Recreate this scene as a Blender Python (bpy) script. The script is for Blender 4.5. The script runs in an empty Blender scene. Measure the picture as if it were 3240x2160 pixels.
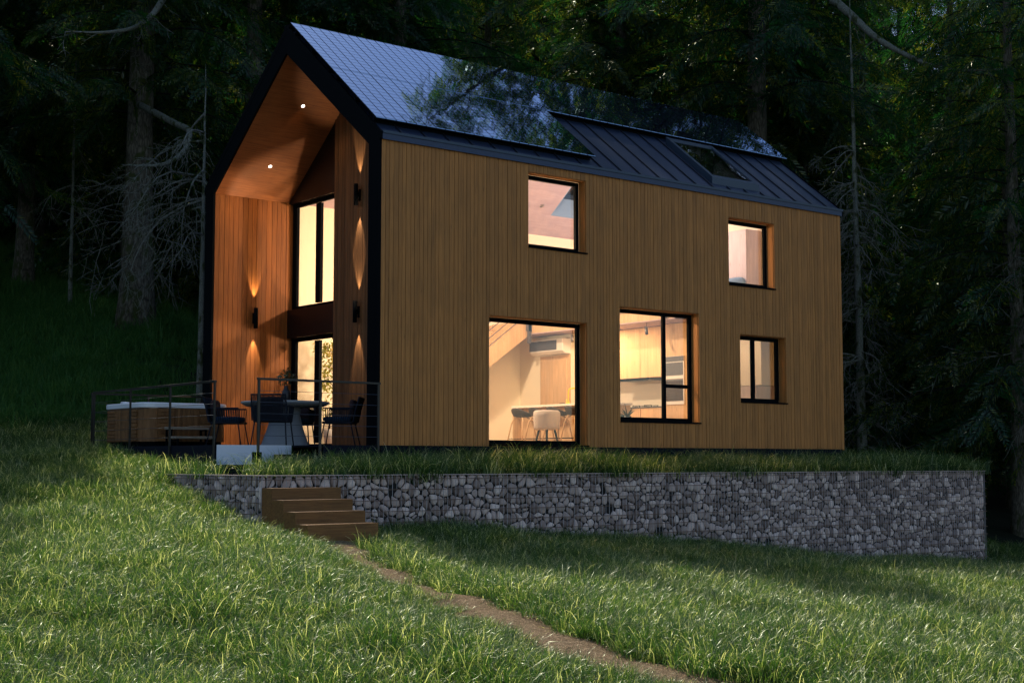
import bpy, math, random
import numpy as np
from mathutils import Vector, Matrix
random.seed(7); RS = np.random.RandomState(11)
sc = bpy.context.scene; col = sc.collection
PI = math.pi; R = math.radians

# ------------------------------------------------------------------ materials
def nodes(name):
    m = bpy.data.materials.new(name); m.use_nodes = True
    nt = m.node_tree; nt.nodes.clear()
    out = nt.nodes.new('ShaderNodeOutputMaterial')
    def N(t, **k):
        n = nt.nodes.new('ShaderNode' + t)
        for a, v in k.items():
            if a in n.inputs.keys(): n.inputs[a].default_value = v
            else: setattr(n, a, v)
        return n
    return m, nt, out, N, nt.links.new
def ramp(N, stops):
    r = N('ValToRGB'); e = r.color_ramp.elements
    while len(e) < len(stops): e.new(0.5)
    for i, (p, c) in enumerate(stops): e[i].position = p; e[i].color = (*c, 1)
    return r
def coords(N, L, scale, rnd=True):
    tc = N('TexCoord'); mp = N('Mapping'); mp.inputs['Scale'].default_value = scale
    L(tc.outputs['Object'], mp.inputs['Vector'])
    if rnd:
        at = N('Attribute', attribute_name='rnd'); mu = N('VectorMath', operation='SCALE')
        cb = N('CombineXYZ'); L(at.outputs['Fac'], cb.inputs[0]); L(at.outputs['Fac'], cb.inputs[1]); L(at.outputs['Fac'], cb.inputs[2])
        L(cb.outputs[0], mu.inputs[0]); mu.inputs['Scale'].default_value = 37.0
        ad = N('VectorMath', operation='ADD'); L(mp.outputs[0], ad.inputs[0]); L(mu.outputs[0], ad.inputs[1])
        return ad.outputs[0], at.outputs['Fac']
    return mp.outputs[0], None
def flat(name, c, rough=0.5, metal=0.0, spec=0.5, bump=0.0, bs=20, var=0.0, emis=None, es=0):
    m, nt, out, N, L = nodes(name)
    b = N('BsdfPrincipled'); b.inputs['Base Color'].default_value = (*c, 1); b.inputs['Roughness'].default_value = rough
    b.inputs['Metallic'].default_value = metal; b.inputs['Specular IOR Level'].default_value = spec
    if var or bump:
        v, _ = coords(N, L, (bs, bs, bs), False)
        nz = N('TexNoise'); nz.inputs['Detail'].default_value = 5; L(v, nz.inputs['Vector'])
        if var:
            r = ramp(N, [(0.3, tuple(x*(1-var) for x in c)), (0.7, tuple(min(1, x*(1+var)) for x in c))])
            L(nz.outputs[0], r.inputs[0]); L(r.outputs[0], b.inputs['Base Color'])
        if bump:
            bp = N('Bump'); bp.inputs['Strength'].default_value = bump; bp.inputs['Distance'].default_value = 0.01
            L(nz.outputs[0], bp.inputs['Height']); L(bp.outputs[0], b.inputs['Normal'])
    if emis:
        b.inputs['Emission Color'].default_value = (*emis, 1); b.inputs['Emission Strength'].default_value = es
    L(b.outputs[0], out.inputs[0]); return m
def wood(name, dark, light, grain=(28, 28, 1.1), rough=0.6, bump=0.35, rvar=0.45):
    m, nt, out, N, L = nodes(name)
    v, rnd = coords(N, L, grain)
    n1 = N('TexNoise'); n1.inputs['Detail'].default_value = 7; n1.inputs['Roughness'].default_value = 0.65; n1.inputs['Distortion'].default_value = 0.6
    n1.inputs['Scale'].default_value = 1.5; L(v, n1.inputs['Vector'])
    r = ramp(N, [(0.28, dark), (0.72, light)]); L(n1.outputs[0], r.inputs[0])
    hs = N('HueSaturation'); ma = N('Math', operation='MULTIPLY_ADD'); L(rnd, ma.inputs[0])
    ma.inputs[1].default_value = rvar; ma.inputs[2].default_value = 1-rvar/2
    L(ma.outputs[0], hs.inputs['Value']); L(r.outputs[0], hs.inputs['Color'])
    # knots and streaks
    v2, _ = coords(N, L, (9, 9, 1.6)); vo = N('TexVoronoi'); vo.inputs['Scale'].default_value = 1.0; L(v2, vo.inputs['Vector'])
    kr = ramp(N, [(0.0, (0.25, 0.2, 0.18)), (0.09, (1, 1, 1))]); L(vo.outputs['Distance'], kr.inputs[0])
    mx = N('Mix', data_type='RGBA', blend_type='MULTIPLY'); mx.inputs['Factor'].default_value = 0.8
    L(hs.outputs[0], mx.inputs[6]); L(kr.outputs[0], mx.inputs[7])
    v3, _ = coords(N, L, (0.7, 0.7, 0.35), False); n3 = N('TexNoise'); n3.inputs['Detail'].default_value = 4; L(v3, n3.inputs['Vector'])
    r3 = ramp(N, [(0.35, (0.90, 0.91, 0.93)), (0.65, (1.06, 1.04, 1.01))]); L(n3.outputs[0], r3.inputs[0])
    m3 = N('Mix', data_type='RGBA', blend_type='MULTIPLY'); m3.inputs['Factor'].default_value = 1; L(mx.outputs[2], m3.inputs[6]); L(r3.outputs[0], m3.inputs[7])
    b = N('BsdfPrincipled'); b.inputs['Roughness'].default_value = rough; b.inputs['Specular IOR Level'].default_value = 0.3
    L(m3.outputs[2], b.inputs['Base Color'])
    bp = N('Bump'); bp.inputs['Strength'].default_value = bump; bp.inputs['Distance'].default_value = 0.004
    L(n1.outputs[0], bp.inputs['Height']); L(bp.outputs[0], b.inputs['Normal'])
    L(b.outputs[0], out.inputs[0]); return m
def glass(name, tint=(1, 1, 1), refl=1.0, ior=1.5):
    m, nt, out, N, L = nodes(name)
    t = N('BsdfTransparent'); t.inputs[0].default_value = (*tint, 1)
    g = N('BsdfGlossy'); g.inputs['Roughness'].default_value = 0.0; g.inputs['Color'].default_value = (1, 1, 1, 1)
    ge = N('NewGeometry'); io = N('MapRange'); io.inputs['To Min'].default_value = ior; io.inputs['To Max'].default_value = 1/ior
    L(ge.outputs['Backfacing'], io.inputs['Value']); f = N('Fresnel'); L(io.outputs[0], f.inputs['IOR'])
    mu = N('Math', operation='MULTIPLY'); mu.inputs[1].default_value = refl; L(f.outputs[0], mu.inputs[0])
    mx = N('MixShader'); L(mu.outputs[0], mx.inputs[0]); L(t.outputs[0], mx.inputs[1]); L(g.outputs[0], mx.inputs[2])
    L(mx.outputs[0], out.inputs[0]); return m
def leafy(name, stops, trans=0.35, gloss=0.1, rough=0.35, scale=0.6, tint=(1.3, 1.25, 0.5)):
    m, nt, out, N, L = nodes(name)
    at = N('Attribute', attribute_name='rnd'); oi = N('ObjectInfo')
    ad = N('Math', operation='ADD'); L(at.outputs['Fac'], ad.inputs[0]); L(oi.outputs['Random'], ad.inputs[1])
    fr = N('Math', operation='FRACT'); L(ad.outputs[0], fr.inputs[0])
    r = ramp(N, stops); L(fr.outputs[0], r.inputs[0])
    df = N('BsdfDiffuse'); L(r.outputs[0], df.inputs[0])
    tr = N('BsdfTranslucent'); mt = N('Mix', data_type='RGBA', blend_type='MULTIPLY'); mt.inputs['Factor'].default_value = 1
    L(r.outputs[0], mt.inputs[6]); mt.inputs[7].default_value = (*tint, 1); L(mt.outputs[2], tr.inputs[0])
    m1 = N('MixShader'); m1.inputs[0].default_value = trans; L(df.outputs[0], m1.inputs[1]); L(tr.outputs[0], m1.inputs[2])
    g = N('BsdfGlossy'); g.inputs['Roughness'].default_value = rough; g.inputs['Color'].default_value = (0.8, 0.85, 0.7, 1)
    m2 = N('MixShader'); m2.inputs[0].default_value = gloss; L(m1.outputs[0], m2.inputs[1]); L(g.outputs[0], m2.inputs[2])
    L(m2.outputs[0], out.inputs[0]); return m

M = {}
M['clad'] = wood('weathered_cladding', (0.32, 0.128, 0.031), (0.56, 0.236, 0.060), rvar=0.22)
M['porch'] = wood('warm_lit_porch_boards', (0.19, 0.055, 0.009), (0.42, 0.138, 0.024), rvar=0.35)  # same wood as the cladding, warm lamp light put into a redder colour
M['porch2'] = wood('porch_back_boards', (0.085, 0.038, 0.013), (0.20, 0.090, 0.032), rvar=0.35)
M['soffit'] = wood('soffit_boards', (0.20, 0.062, 0.016), (0.42, 0.145, 0.040), grain=(1.1, 26, 26), rvar=0.1)
M['ply'] = wood('pale_oak', (0.52, 0.33, 0.17), (0.70, 0.48, 0.27), grain=(16, 16, 0.8), rvar=0.1, bump=0.05)
M['ply_pink'] = wood('pink_oak', (0.50, 0.41, 0.42), (0.66, 0.56, 0.57), grain=(16, 16, 0.8), rvar=0.1, bump=0.05)
M['stepw'] = wood('step_timber', (0.11, 0.048, 0.013), (0.27, 0.125, 0.036), grain=(1.4, 14, 22), rvar=0.25)
M['tubw'] = wood('tub_cabinet', (0.14, 0.062, 0.020), (0.28, 0.135, 0.050), grain=(14, 14, 2), rvar=0.5)
M['greyw'] = wood('grey_timber', (0.24, 0.20, 0.15), (0.40, 0.34, 0.26), grain=(2, 20, 20), rvar=0.2)
M['black'] = flat('black_metal', (0.0020, 0.0032, 0.0045), 0.7, 0.0, 0.05, 0.05, 40)
M['navy'] = flat('navy_board', (0.004, 0.006, 0.014), 0.7, 0, 0.12, 0.1, 30)
M['roofm'] = flat('roof_metal', (0.026, 0.040, 0.080), 0.38, 0.35, 0.5, 0.04, 3, 0.08)
M['seam'] = flat('roof_seam', (0.010, 0.014, 0.024), 0.5, 0.2, 0.4)
M['fascia'] = flat('eave_metal', (0.030, 0.050, 0.080), 0.4, 0.3, 0.5)
M['dark'] = flat('dark_back', (0.006, 0.005, 0.005), 0.8)
M['brownp'] = flat('dark_brown_panel', (0.007, 0.003, 0.0025), 0.4, 0, 0.3)
M['rail'] = flat('bronze_rail', (0.035, 0.033, 0.028), 0.45, 0.5)
M['cable'] = flat('steel_cable', (0.10, 0.11, 0.13), 0.4, 0.8)
M['white'] = flat('white_acrylic', (0.85, 0.88, 0.92), 0.18, 0, 0.5)
M['whitep'] = flat('white_board', (0.66, 0.72, 0.82), 0.25, 0, 0.5)
M['cream'] = flat('cream_plaster', (0.84, 0.76, 0.58), 0.85, 0, 0.2, 0.03, 60)
M['ceil'] = wood('ceiling_boards', (0.38, 0.29, 0.32), (0.48, 0.38, 0.42), grain=(0.8, 14, 14), rvar=0.1, bump=0.05)
M['floor'] = wood('floor_boards', (0.35, 0.22, 0.12), (0.5, 0.33, 0.19), grain=(1, 14, 14))
M['counter'] = flat('pale_counter', (0.80, 0.74, 0.62), 0.4)
M['applwhite'] = flat('appliance_white', (0.75, 0.72, 0.66), 0.3)
M['applgrey'] = flat('appliance_grey', (0.10, 0.10, 0.11), 0.25)
M['ovenglass'] = flat('oven_glass', (0.03, 0.012, 0.012), 0.1)
M['yellow'] = flat('yellow_enamel', (0.85, 0.52, 0.02), 0.3)
M['seatbr'] = flat('brown_shell', (0.030, 0.018, 0.013), 0.6)
M['boucle'] = flat('pale_boucle', (0.62, 0.54, 0.47), 0.95, 0, 0.1, 0.8, 90)
M['rope'] = flat('navy_rope', (0.012, 0.016, 0.026), 0.8, 0, 0.2, 0.5, 120)
M['cush'] = flat('blue_cushion', (0.020, 0.045, 0.085), 0.9, 0, 0.1, 0.4, 60)
M['pillow'] = flat('rust_pillow', (0.045, 0.028, 0.030), 0.9, 0, 0.1, 0.4, 60)
M['concrete'] = flat('speckled_concrete', (0.33, 0.34, 0.35), 0.75, 0, 0.3, 0.4, 45, 0.35)
M['ped'] = flat('grey_pedestal', (0.24, 0.26, 0.29), 0.7, 0, 0.3, 0.2, 20, 0.15)
M['ceramic'] = flat('black_ceramic', (0.012, 0.010, 0.010), 0.4)
M['blue'] = flat('blue_fabric_and_skylit_reveal', (0.20, 0.30, 0.45), 0.9, 0, 0.1)
M['pane'] = glass('window_glass', (0.97, 0.97, 0.96), 1.0)
M['skyp'] = glass('roof_window_glass', (0.20, 0.20, 0.22), 1.3)
M['mirror'] = flat('recess_steel', (0.4, 0.45, 0.5), 0.3, 1)
M['lampE'] = flat('lamp_glow', (1, 1, 1), 0.5, emis=(1, 0.93, 0.82), es=5)
M['lampS'] = flat('sconce_glow', (1, 1, 1), 0.5, emis=(1, 0.9, 0.75), es=3)
M['wire'] = flat('galvanised_wire', (0.42, 0.40, 0.42), 0.5, 0.3)
M['rust'] = flat('rusty_wire', (0.16, 0.10, 0.075), 0.6, 0.4)
M['potw'] = flat('white_pot', (0.7, 0.66, 0.6), 0.5)
M['soil'] = flat('potting_soil', (0.02, 0.014, 0.01), 0.95)
M['leaf'] = leafy('ficus_leaf', [(0, (0.10, 0.15, 0.02)), (0.5, (0.25, 0.28, 0.05)), (1, (0.5, 0.48, 0.16))], 0.5, 0.08)
M['darkleaf'] = leafy('dark_leaf', [(0, (0.02, 0.03, 0.012)), (1, (0.05, 0.06, 0.02))], 0.2, 0.08)
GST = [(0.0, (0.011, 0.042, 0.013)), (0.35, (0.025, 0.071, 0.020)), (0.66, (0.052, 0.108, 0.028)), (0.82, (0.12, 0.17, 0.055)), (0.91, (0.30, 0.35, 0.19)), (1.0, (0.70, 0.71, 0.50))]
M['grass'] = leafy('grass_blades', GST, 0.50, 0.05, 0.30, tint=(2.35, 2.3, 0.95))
M['grassd'] = leafy('shade_toned_grass_blades', [(0, (0.030, 0.10, 0.028)), (0.6, (0.058, 0.16, 0.042)), (1, (0.11, 0.21, 0.06))], 0.35, 0.008, 0.5)  # slope copy of the grass, forest shade tuned into its colour
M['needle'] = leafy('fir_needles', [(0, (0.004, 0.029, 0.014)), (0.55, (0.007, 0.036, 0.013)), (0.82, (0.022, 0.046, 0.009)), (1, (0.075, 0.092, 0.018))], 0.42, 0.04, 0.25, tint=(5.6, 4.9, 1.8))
M['needle_far'] = leafy('shade_dark_fir_needles', [(0, (0.001, 0.005, 0.0025)), (0.7, (0.002, 0.008, 0.003)), (1, (0.006, 0.010, 0.002))], 0.3, 0.006, 0.5, tint=(3, 2.6, 0.8))  # near-black copy of the needles, deep forest shade put into the colour
M['twig'] = flat('twig_bark', (0.012, 0.015, 0.010), 0.95, 0, 0.05)

def bark(name, a, b, sc_=(9, 9, 2)):
    m, nt, out, N, L = nodes(name)
    v, _ = coords(N, L, sc_, False)
    n = N('TexNoise'); n.inputs['Detail'].default_value = 8; n.inputs['Distortion'].default_value = 1.2; n.inputs['Scale'].default_value = 2; L(v, n.inputs['Vector'])
    vo = N('TexVoronoi', feature='DISTANCE_TO_EDGE'); vo.inputs['Scale'].default_value = 2.2; L(v, vo.inputs['Vector'])
    r = ramp(N, [(0.3, a), (0.7, b)]); L(n.outputs[0], r.inputs[0])
    r2 = ramp(N, [(0.0, (0.3, 0.3, 0.3)), (0.2, (1, 1, 1))]); L(vo.outputs['Distance'], r2.inputs[0])
    mx = N('Mix', data_type='RGBA', blend_type='MULTIPLY'); mx.inputs['Factor'].default_value = 0.8
    L(r.outputs[0], mx.inputs[6]); L(r2.outputs[0], mx.inputs[7])
    # moss
    v3, _ = coords(N, L, (1.3, 1.3, 0.7), False); n3 = N('TexNoise'); n3.inputs['Detail'].default_value = 6; L(v3, n3.inputs['Vector'])
    r3 = ramp(N, [(0.52, (0, 0, 0)), (0.62, (1, 1, 1))]); L(n3.outputs[0], r3.inputs[0])
    m3 = N('Mix', data_type='RGBA'); L(r3.outputs[0], m3.inputs[0]); L(mx.outputs[2], m3.inputs[6]); m3.inputs[7].default_value = (0.045, 0.055, 0.018, 1)
    bs = N('BsdfPrincipled'); bs.inputs['Roughness'].default_value = 0.9; bs.inputs['Specular IOR Level'].default_value = 0.2
    L(m3.outputs[2], bs.inputs['Base Color'])
    bp = N('Bump'); bp.inputs['Strength'].default_value = 1.0; bp.inputs['Distance'].default_value = 0.04
    L(mx.outputs[2], bp.inputs['Height']); L(bp.outputs[0], bs.inputs['Normal'])
    L(bs.outputs[0], out.inputs[0]); return m
M['bark'] = bark('fir_bark', (0.075, 0.065, 0.050), (0.20, 0.18, 0.14))
M['deadw'] = bark('dead_wood', (0.14, 0.15, 0.12), (0.30, 0.31, 0.26), (20, 20, 20))

def stone_mat():
    m, nt, out, N, L = nodes('gabion_stone')
    v, rnd = coords(N, L, (14, 14, 14))
    n = N('TexNoise'); n.inputs['Detail'].default_value = 8; n.inputs['Roughness'].default_value = 0.7; L(v, n.inputs['Vector'])
    r = ramp(N, [(0.0, (0.22, 0.165, 0.150)), (0.35, (0.46, 0.355, 0.32)), (0.7, (0.76, 0.60, 0.55)), (1.0, (0.98, 0.81, 0.74))]); L(rnd, r.inputs[0])
    r2 = ramp(N, [(0.3, (0.64, 0.62, 0.60)), (0.65, (1.1, 1.08, 1.05))]); L(n.outputs[0], r2.inputs[0])
    mx = N('Mix', data_type='RGBA', blend_type='MULTIPLY'); mx.inputs['Factor'].default_value = 1
    L(r.outputs[0], mx.inputs[6]); L(r2.outputs[0], mx.inputs[7])
    b = N('BsdfPrincipled'); b.inputs['Roughness'].default_value = 0.85; b.inputs['Specular IOR Level'].default_value = 0.3
    L(mx.outputs[2], b.inputs['Base Color'])
    bp = N('Bump'); bp.inputs['Strength'].default_value = 0.8; bp.inputs['Distance'].default_value = 0.012
    L(n.outputs[0], bp.inputs['Height']); L(bp.outputs[0], b.inputs['Normal']); L(b.outputs[0], out.inputs[0]); return m
M['stone'] = stone_mat()
def ground_mat(name, a, b, c, s=3.0, bump=0.6, vor=0):
    m, nt, out, N, L = nodes(name)
    v, _ = coords(N, L, (s, s, s), False)
    n = N('TexNoise'); n.inputs['Detail'].default_value = 9; n.inputs['Roughness'].default_value = 0.7; L(v, n.inputs['Vector'])
    r = ramp(N, [(0.3, a), (0.5, b), (0.72, c)]); L(n.outputs[0], r.inputs[0])
    bs = N('BsdfPrincipled'); bs.inputs['Roughness'].default_value = 0.95; bs.inputs['Specular IOR Level'].default_value = 0.15
    h = n.outputs[0]; colr = r.outputs[0]
    if vor:
        v2, _ = coords(N, L, (vor, vor, vor), False); vo = N('TexVoronoi'); L(v2, vo.inputs['Vector'])
        sp = N('SeparateColor'); L(vo.outputs['Color'], sp.inputs[0])
        r2 = ramp(N, [(0.0, (0.45, 0.42, 0.4)), (0.6, (1, 1, 1)), (0.93, (1.3, 1.25, 1.2)), (1.0, (3.0, 3.0, 3.1))]); L(sp.outputs[0], r2.inputs[0])
        mx = N('Mix', data_type='RGBA', blend_type='MULTIPLY'); mx.inputs['Factor'].default_value = 1
        L(colr, mx.inputs[6]); L(r2.outputs[0], mx.inputs[7]); colr = mx.outputs[2]; h = vo.outputs['Distance']
    L(colr, bs.inputs['Base Color'])
    bp = N('Bump'); bp.inputs['Strength'].default_value = bump; bp.inputs['Distance'].default_value = 0.02
    L(h, bp.inputs['Height']); L(bp.outputs[0], bs.inputs['Normal']); L(bs.outputs[0], out.inputs[0]); return m
M['ground'] = ground_mat('meadow_soil', (0.004, 0.006, 0.003), (0.008, 0.012, 0.005), (0.012, 0.020, 0.007))
M['path'] = ground_mat('gravel_path', (0.15, 0.10, 0.060), (0.27, 0.19, 0.115), (0.38, 0.28, 0.18), 4.0, 0.9, 26)

def solar_mat():
    m, nt, out, N, L = nodes('solar_glass')
    v, _ = coords(N, L, (1, 1, 1), False)
    nz = N('TexNoise'); nz.inputs['Scale'].default_value = 5; nz.inputs['Detail'].default_value = 2; L(v, nz.inputs['Vector'])
    bp = N('Bump'); bp.inputs['Strength'].default_value = 0.06; bp.inputs['Distance'].default_value = 0.01; L(nz.outputs[0], bp.inputs['Height'])
    sx = N('SeparateXYZ'); L(v, sx.inputs[0])
    d = N('Math', operation='DIVIDE'); d.inputs[1].default_value = 0.1085; L(sx.outputs[1], d.inputs[0])
    f = N('Math', operation='FRACT'); L(d.outputs[0], f.inputs[0])
    lt = N('Math', operation='LESS_THAN'); lt.inputs[1].default_value = 0.075; L(f.outputs[0], lt.inputs[0])
    df = N('BsdfDiffuse'); df.inputs[0].default_value = (0.008, 0.010, 0.018, 1)
    g = N('BsdfGlossy'); g.inputs['Roughness'].default_value = 0.02; g.inputs['Color'].default_value = (0.50, 0.68, 1.0, 1)
    L(bp.outputs[0], g.inputs['Normal'])
    fr = N('Fresnel'); fr.inputs['IOR'].default_value = 2.6
    mu = N('Math', operation='MULTIPLY'); mu.inputs[1].default_value = 1.9; L(fr.outputs[0], mu.inputs[0])
    mx = N('MixShader'); L(mu.outputs[0], mx.inputs[0]); L(df.outputs[0], mx.inputs[1]); L(g.outputs[0], mx.inputs[2])
    dk = N('BsdfDiffuse'); dk.inputs[0].default_value = (0.006, 0.008, 0.014, 1)
    m2 = N('MixShader'); L(lt.outputs[0], m2.inputs[0]); L(mx.outputs[0], m2.inputs[1]); L(dk.outputs[0], m2.inputs[2])
    L(m2.outputs[0], out.inputs[0]); return m
M['solar'] = solar_mat()

# ------------------------------------------------------------------ mesh builder
class MB:
    def __init__(s): s.v = []; s.f = []; s.r = []; s.m = []
    def face(s, idx, r=0.5, m=0): s.f.append(idx); s.r.append(r); s.m.append(m)
    def hexa(s, P, r=None, m=0):
        b = len(s.v); s.v += [tuple(p) for p in P]; r = random.random() if r is None else r
        for q in ((0, 3, 2, 1), (4, 5, 6, 7), (0, 1, 5, 4), (1, 2, 6, 5), (2, 3, 7, 6), (3, 0, 4, 7)):
            s.face(tuple(b+i for i in q), r, m)
        return s
    def box(s, x0, x1, y0, y1, z0, z1, r=None, m=0):
        return s.hexa([(x0, y0, z0), (x1, y0, z0), (x1, y1, z0), (x0, y1, z0), (x0, y0, z1), (x1, y0, z1), (x1, y1, z1), (x0, y1, z1)], r, m)
    def mbox(s, mp, u0, u1, v0, v1, w0, w1, r=None, m=0):
        return s.hexa([mp(u0, v0, w0), mp(u1, v0, w0), mp(u1, v1, w0), mp(u0, v1, w0), mp(u0, v0, w1), mp(u1, v0, w1), mp(u1, v1, w1), mp(u0, v1, w1)], r, m)
    def prism(s, poly, x0, x1, axis='x', r=None, m=0):
        b = len(s.v); n = len(poly); r = random.random() if r is None else r
        for x in (x0, x1):
            for p in poly: s.v.append({'x': (x, p[0], p[1]), 'y': (p[0], x, p[1]), 'z': (p[0], p[1], x)}[axis])
        s.face(tuple(range(b, b+n)), r, m); s.face(tuple(range(b+2*n-1, b+n-1, -1)), r, m)
        for i in range(n):
            j = (i+1) % n; s.face((b+i, b+n+i, b+n+j, b+j), r, m)
        return s
    def tube(s, pts, rad, n=6, r=None, m=0, cap=True):
        pts = [Vector(p) for p in pts]; k = len(pts)
        if not hasattr(rad, '__len__'): rad = [rad]*k
        r = random.random() if r is None else r; b = len(s.v); up = None
        for i, p in enumerate(pts):
            t = (pts[min(i+1, k-1)]-pts[max(i-1, 0)])
            if t.length < 1e-9: t = Vector((0, 0, 1))
            t.normalize()
            if up is None:
                a = Vector((0, 0, 1)) if abs(t.z) < 0.9 else Vector((1, 0, 0)); up = t.cross(a).normalized()
            up = (up - t*up.dot(t))
            if up.length < 1e-6: up = t.orthogonal()
            up.normalize(); w = t.cross(up)
            for j in range(n):
                a = 2*PI*j/n; s.v.append(tuple(p+(up*math.cos(a)+w*math.sin(a))*rad[i]))
        for i in range(k-1):
            for j in range(n):
                q = (j+1) % n; s.face((b+i*n+j, b+i*n+q, b+(i+1)*n+q, b+(i+1)*n+j), r, m)
        if cap:
            s.face(tuple(b+j for j in range(n))[::-1], r, m); s.face(tuple(b+(k-1)*n+j for j in range(n)), r, m)
        return s
    def lathe(s, prof, c=(0, 0, 0), n=24, r=None, m=0, sq=None):
        b = len(s.v); r = random.random() if r is None else r
        for (rr, z) in prof:
            for j in range(n):
                a = 2*PI*j/n; s.v.append((c[0]+rr*math.cos(a), c[1]+rr*math.sin(a), c[2]+z))
        for i in range(len(prof)-1):
            for j in range(n):
                q = (j+1) % n; s.face((b+i*n+j, b+i*n+q, b+(i+1)*n+q, b+(i+1)*n+j), r, m)
        s.face(tuple(b+j for j in range(n))[::-1], r, m); s.face(tuple(b+(len(prof)-1)*n+j for j in range(n)), r, m)
        return s
    def build(s, name, mats, parent=None, smooth=False, bevel=0):
        if not isinstance(mats, (list, tuple)): mats = [mats]
        me = bpy.data.meshes.new(name); me.from_pydata(s.v, [], s.f)
        for mt in mats: me.materials.append(mt)
        me.polygons.foreach_set('material_index', s.m)
        at = me.attributes.new('rnd', 'FLOAT', 'FACE'); at.data.foreach_set('value', s.r)
        if smooth: me.polygons.foreach_set('use_smooth', [True]*len(s.f))
        me.update(); o = bpy.data.objects.new(name, me); col.objects.link(o)
        if parent: o.parent = parent
        if bevel:
            bv = o.modifiers.new('bevel', 'BEVEL'); bv.width = bevel; bv.segments = 2; bv.limit_method = 'ANGLE'; bv.angle_limit = R(40)
        return o
def tag(o, label, cat, group=None, kind=None):
    if label: o['label'] = label
    if cat: o['category'] = cat
    if group: o['group'] = group
    if kind: o['kind'] = kind
    return o
def thing(name, label, cat, loc=(0, 0, 0), rz=0, group=None):
    o = bpy.data.objects.new(name, None); o.empty_display_size = 0.3; col.objects.link(o)
    o.location = loc; o.rotation_euler = (0, 0, rz); return tag(o, label, cat, group)
def dup(root, loc, rz, label=None, scale=None):
    r = root.copy(); col.objects.link(r); r.location = loc; r.rotation_euler = (0, 0, rz)
    if scale: r.scale = scale
    if label: r['label'] = label
    for ch in list(root.children):
        c = ch.copy(); col.objects.link(c); c.parent = r
        for g in list(ch.children):
            d = g.copy(); col.objects.link(d); d.parent = c
    return r
def npmesh(name, V, F, mats, rnd=None, mi=None, parent=None, smooth=False):
    """V (n,3) array, F (m,4) array of quads"""
    me = bpy.data.meshes.new(name); n = len(V); m = len(F); k = F.shape[1]
    me.vertices.add(n); me.vertices.foreach_set('co', V.astype(np.float32).ravel())
    me.loops.add(m*k); me.loops.foreach_set('vertex_index', F.astype(np.int32).ravel())
    me.polygons.add(m); me.polygons.foreach_set('loop_start', np.arange(0, m*k, k, dtype=np.int32))
    for mt in mats: me.materials.append(mt)
    if mi is not None: me.polygons.foreach_set('material_index', mi.astype(np.int32))
    if rnd is not None:
        at = me.attributes.new('rnd', 'FLOAT', 'FACE'); at.data.foreach_set('value', rnd.astype(np.float32))
    me.update(calc_edges=True); me.validate()
    if smooth: me.polygons.foreach_set('use_smooth', np.ones(m, dtype=bool))
    o = bpy.data.objects.new(name, me)
    if parent is not False: col.objects.link(o)
    if parent: o.parent = parent
    return o

# ------------------------------------------------------------------ terrain
CP = np.array([(-9.46,-9.83,-1.89),(-8.79,-7.83,-1.56),(-7.59,-4.32,-1.34),(-5.89,0.69,-0.90),(-3.85,6.69,-0.10),(-2.51,10.67,0.82),(-0.53,16.61,2.49),(2.77,26.49,5.62),
(-7.95,-10.65,-1.94),(-6.17,-7.38,-1.50),(-4.48,-4.27,-1.30),(-6.47,-11.57,-1.97),(-4.67,-12.49,-2.03),(-2.93,-13.36,-2.09),(3.62,-9.33,-2.24),(-0.37,-7.47,-1.87),
(-4.04,0.49,-0.75),(0.45,10.82,1.19),(2.96,16.31,3.38),(4.43,15.2,2.74),(2.72,20.27,4.08),(16.64,3.17,-1.0),(19.84,0.79,-1.81),(14.14,-2.32,-2.55),(9.91,-6.66,-2.18),(1.15,-12.49,-2.2),
(-2.8,-3.5,-1.47),(-3.6,-6.6,-1.62),(-4.4,-9.1,-1.72),(-4.9,-11.4,-1.84),(4,-2.4,-1.72),(9,-2.4,-2.22),(-2.6,1.1,-0.56),(-2.6,4.0,-0.25),(-1.0,6.5,0.0),
(-12.8,-19.5,-2.2),(-20,-20,-1.8),(-14,-6,-0.6),(-14,6,1.0),(-12,20,4.2),(0,-30,-3.2),(20,-20,-3.4),(-30,0,2),(6,9,0.4),(12,9,-0.3),(20,14,0.6),(12,22,3.2),(25,30,4.5),(5,40,9.5),(30,50,15),(60,40,10),(45,5,-2.5),(50,-30,-6),(-20,45,13),(10,70,30),(60,80,30),(-50,-50,-4),(-60,40,12),(100,0,-5),(60,-90,-12),(0,120,62),(120,100,45),(-100,100,30)], float)
def _phi(d2): return np.where(d2 > 1e-9, 0.5*d2*np.log(d2+1e-12), 0)
def _fit(P):
    n = len(P); D = ((P[:, None, :2]-P[None, :, :2])**2).sum(-1)
    A = np.zeros((n+3, n+3)); A[:n, :n] = _phi(D)+np.eye(n)*0.6; A[:n, n] = 1; A[:n, n+1:] = P[:, :2]; A[n, :n] = 1; A[n+1:, :n] = P[:, :2].T
    return np.linalg.solve(A, np.concatenate([P[:, 2], np.zeros(3)]))
_W = _fit(CP)
LEN = 11.95
def H0(x, y):
    x = np.atleast_1d(np.asarray(x, float)); y = np.atleast_1d(np.asarray(y, float)); out = np.zeros_like(x)
    for i in range(0, len(x), 20000):
        xs = x[i:i+20000]; ys = y[i:i+20000]
        D = (xs[:, None]-CP[None, :, 0])**2+(ys[:, None]-CP[None, :, 1])**2
        out[i:i+20000] = _phi(D)@_W[:-3]+_W[-3]+_W[-2]*xs+_W[-1]*ys
    return out
PATH = np.array([(-2.75,-3.25),(-2.95,-3.9),(-3.45,-4.9),(-3.78,-5.65),(-4.05,-6.3),(-4.40,-7.2),(-4.55,-8.3),(-4.85,-9.4),(-5.12,-10.4),(-5.22,-11.3),(-5.08,-12.1),(-4.9,-13.2),(-4.6,-15),(-4.0,-18)], float)
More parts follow.
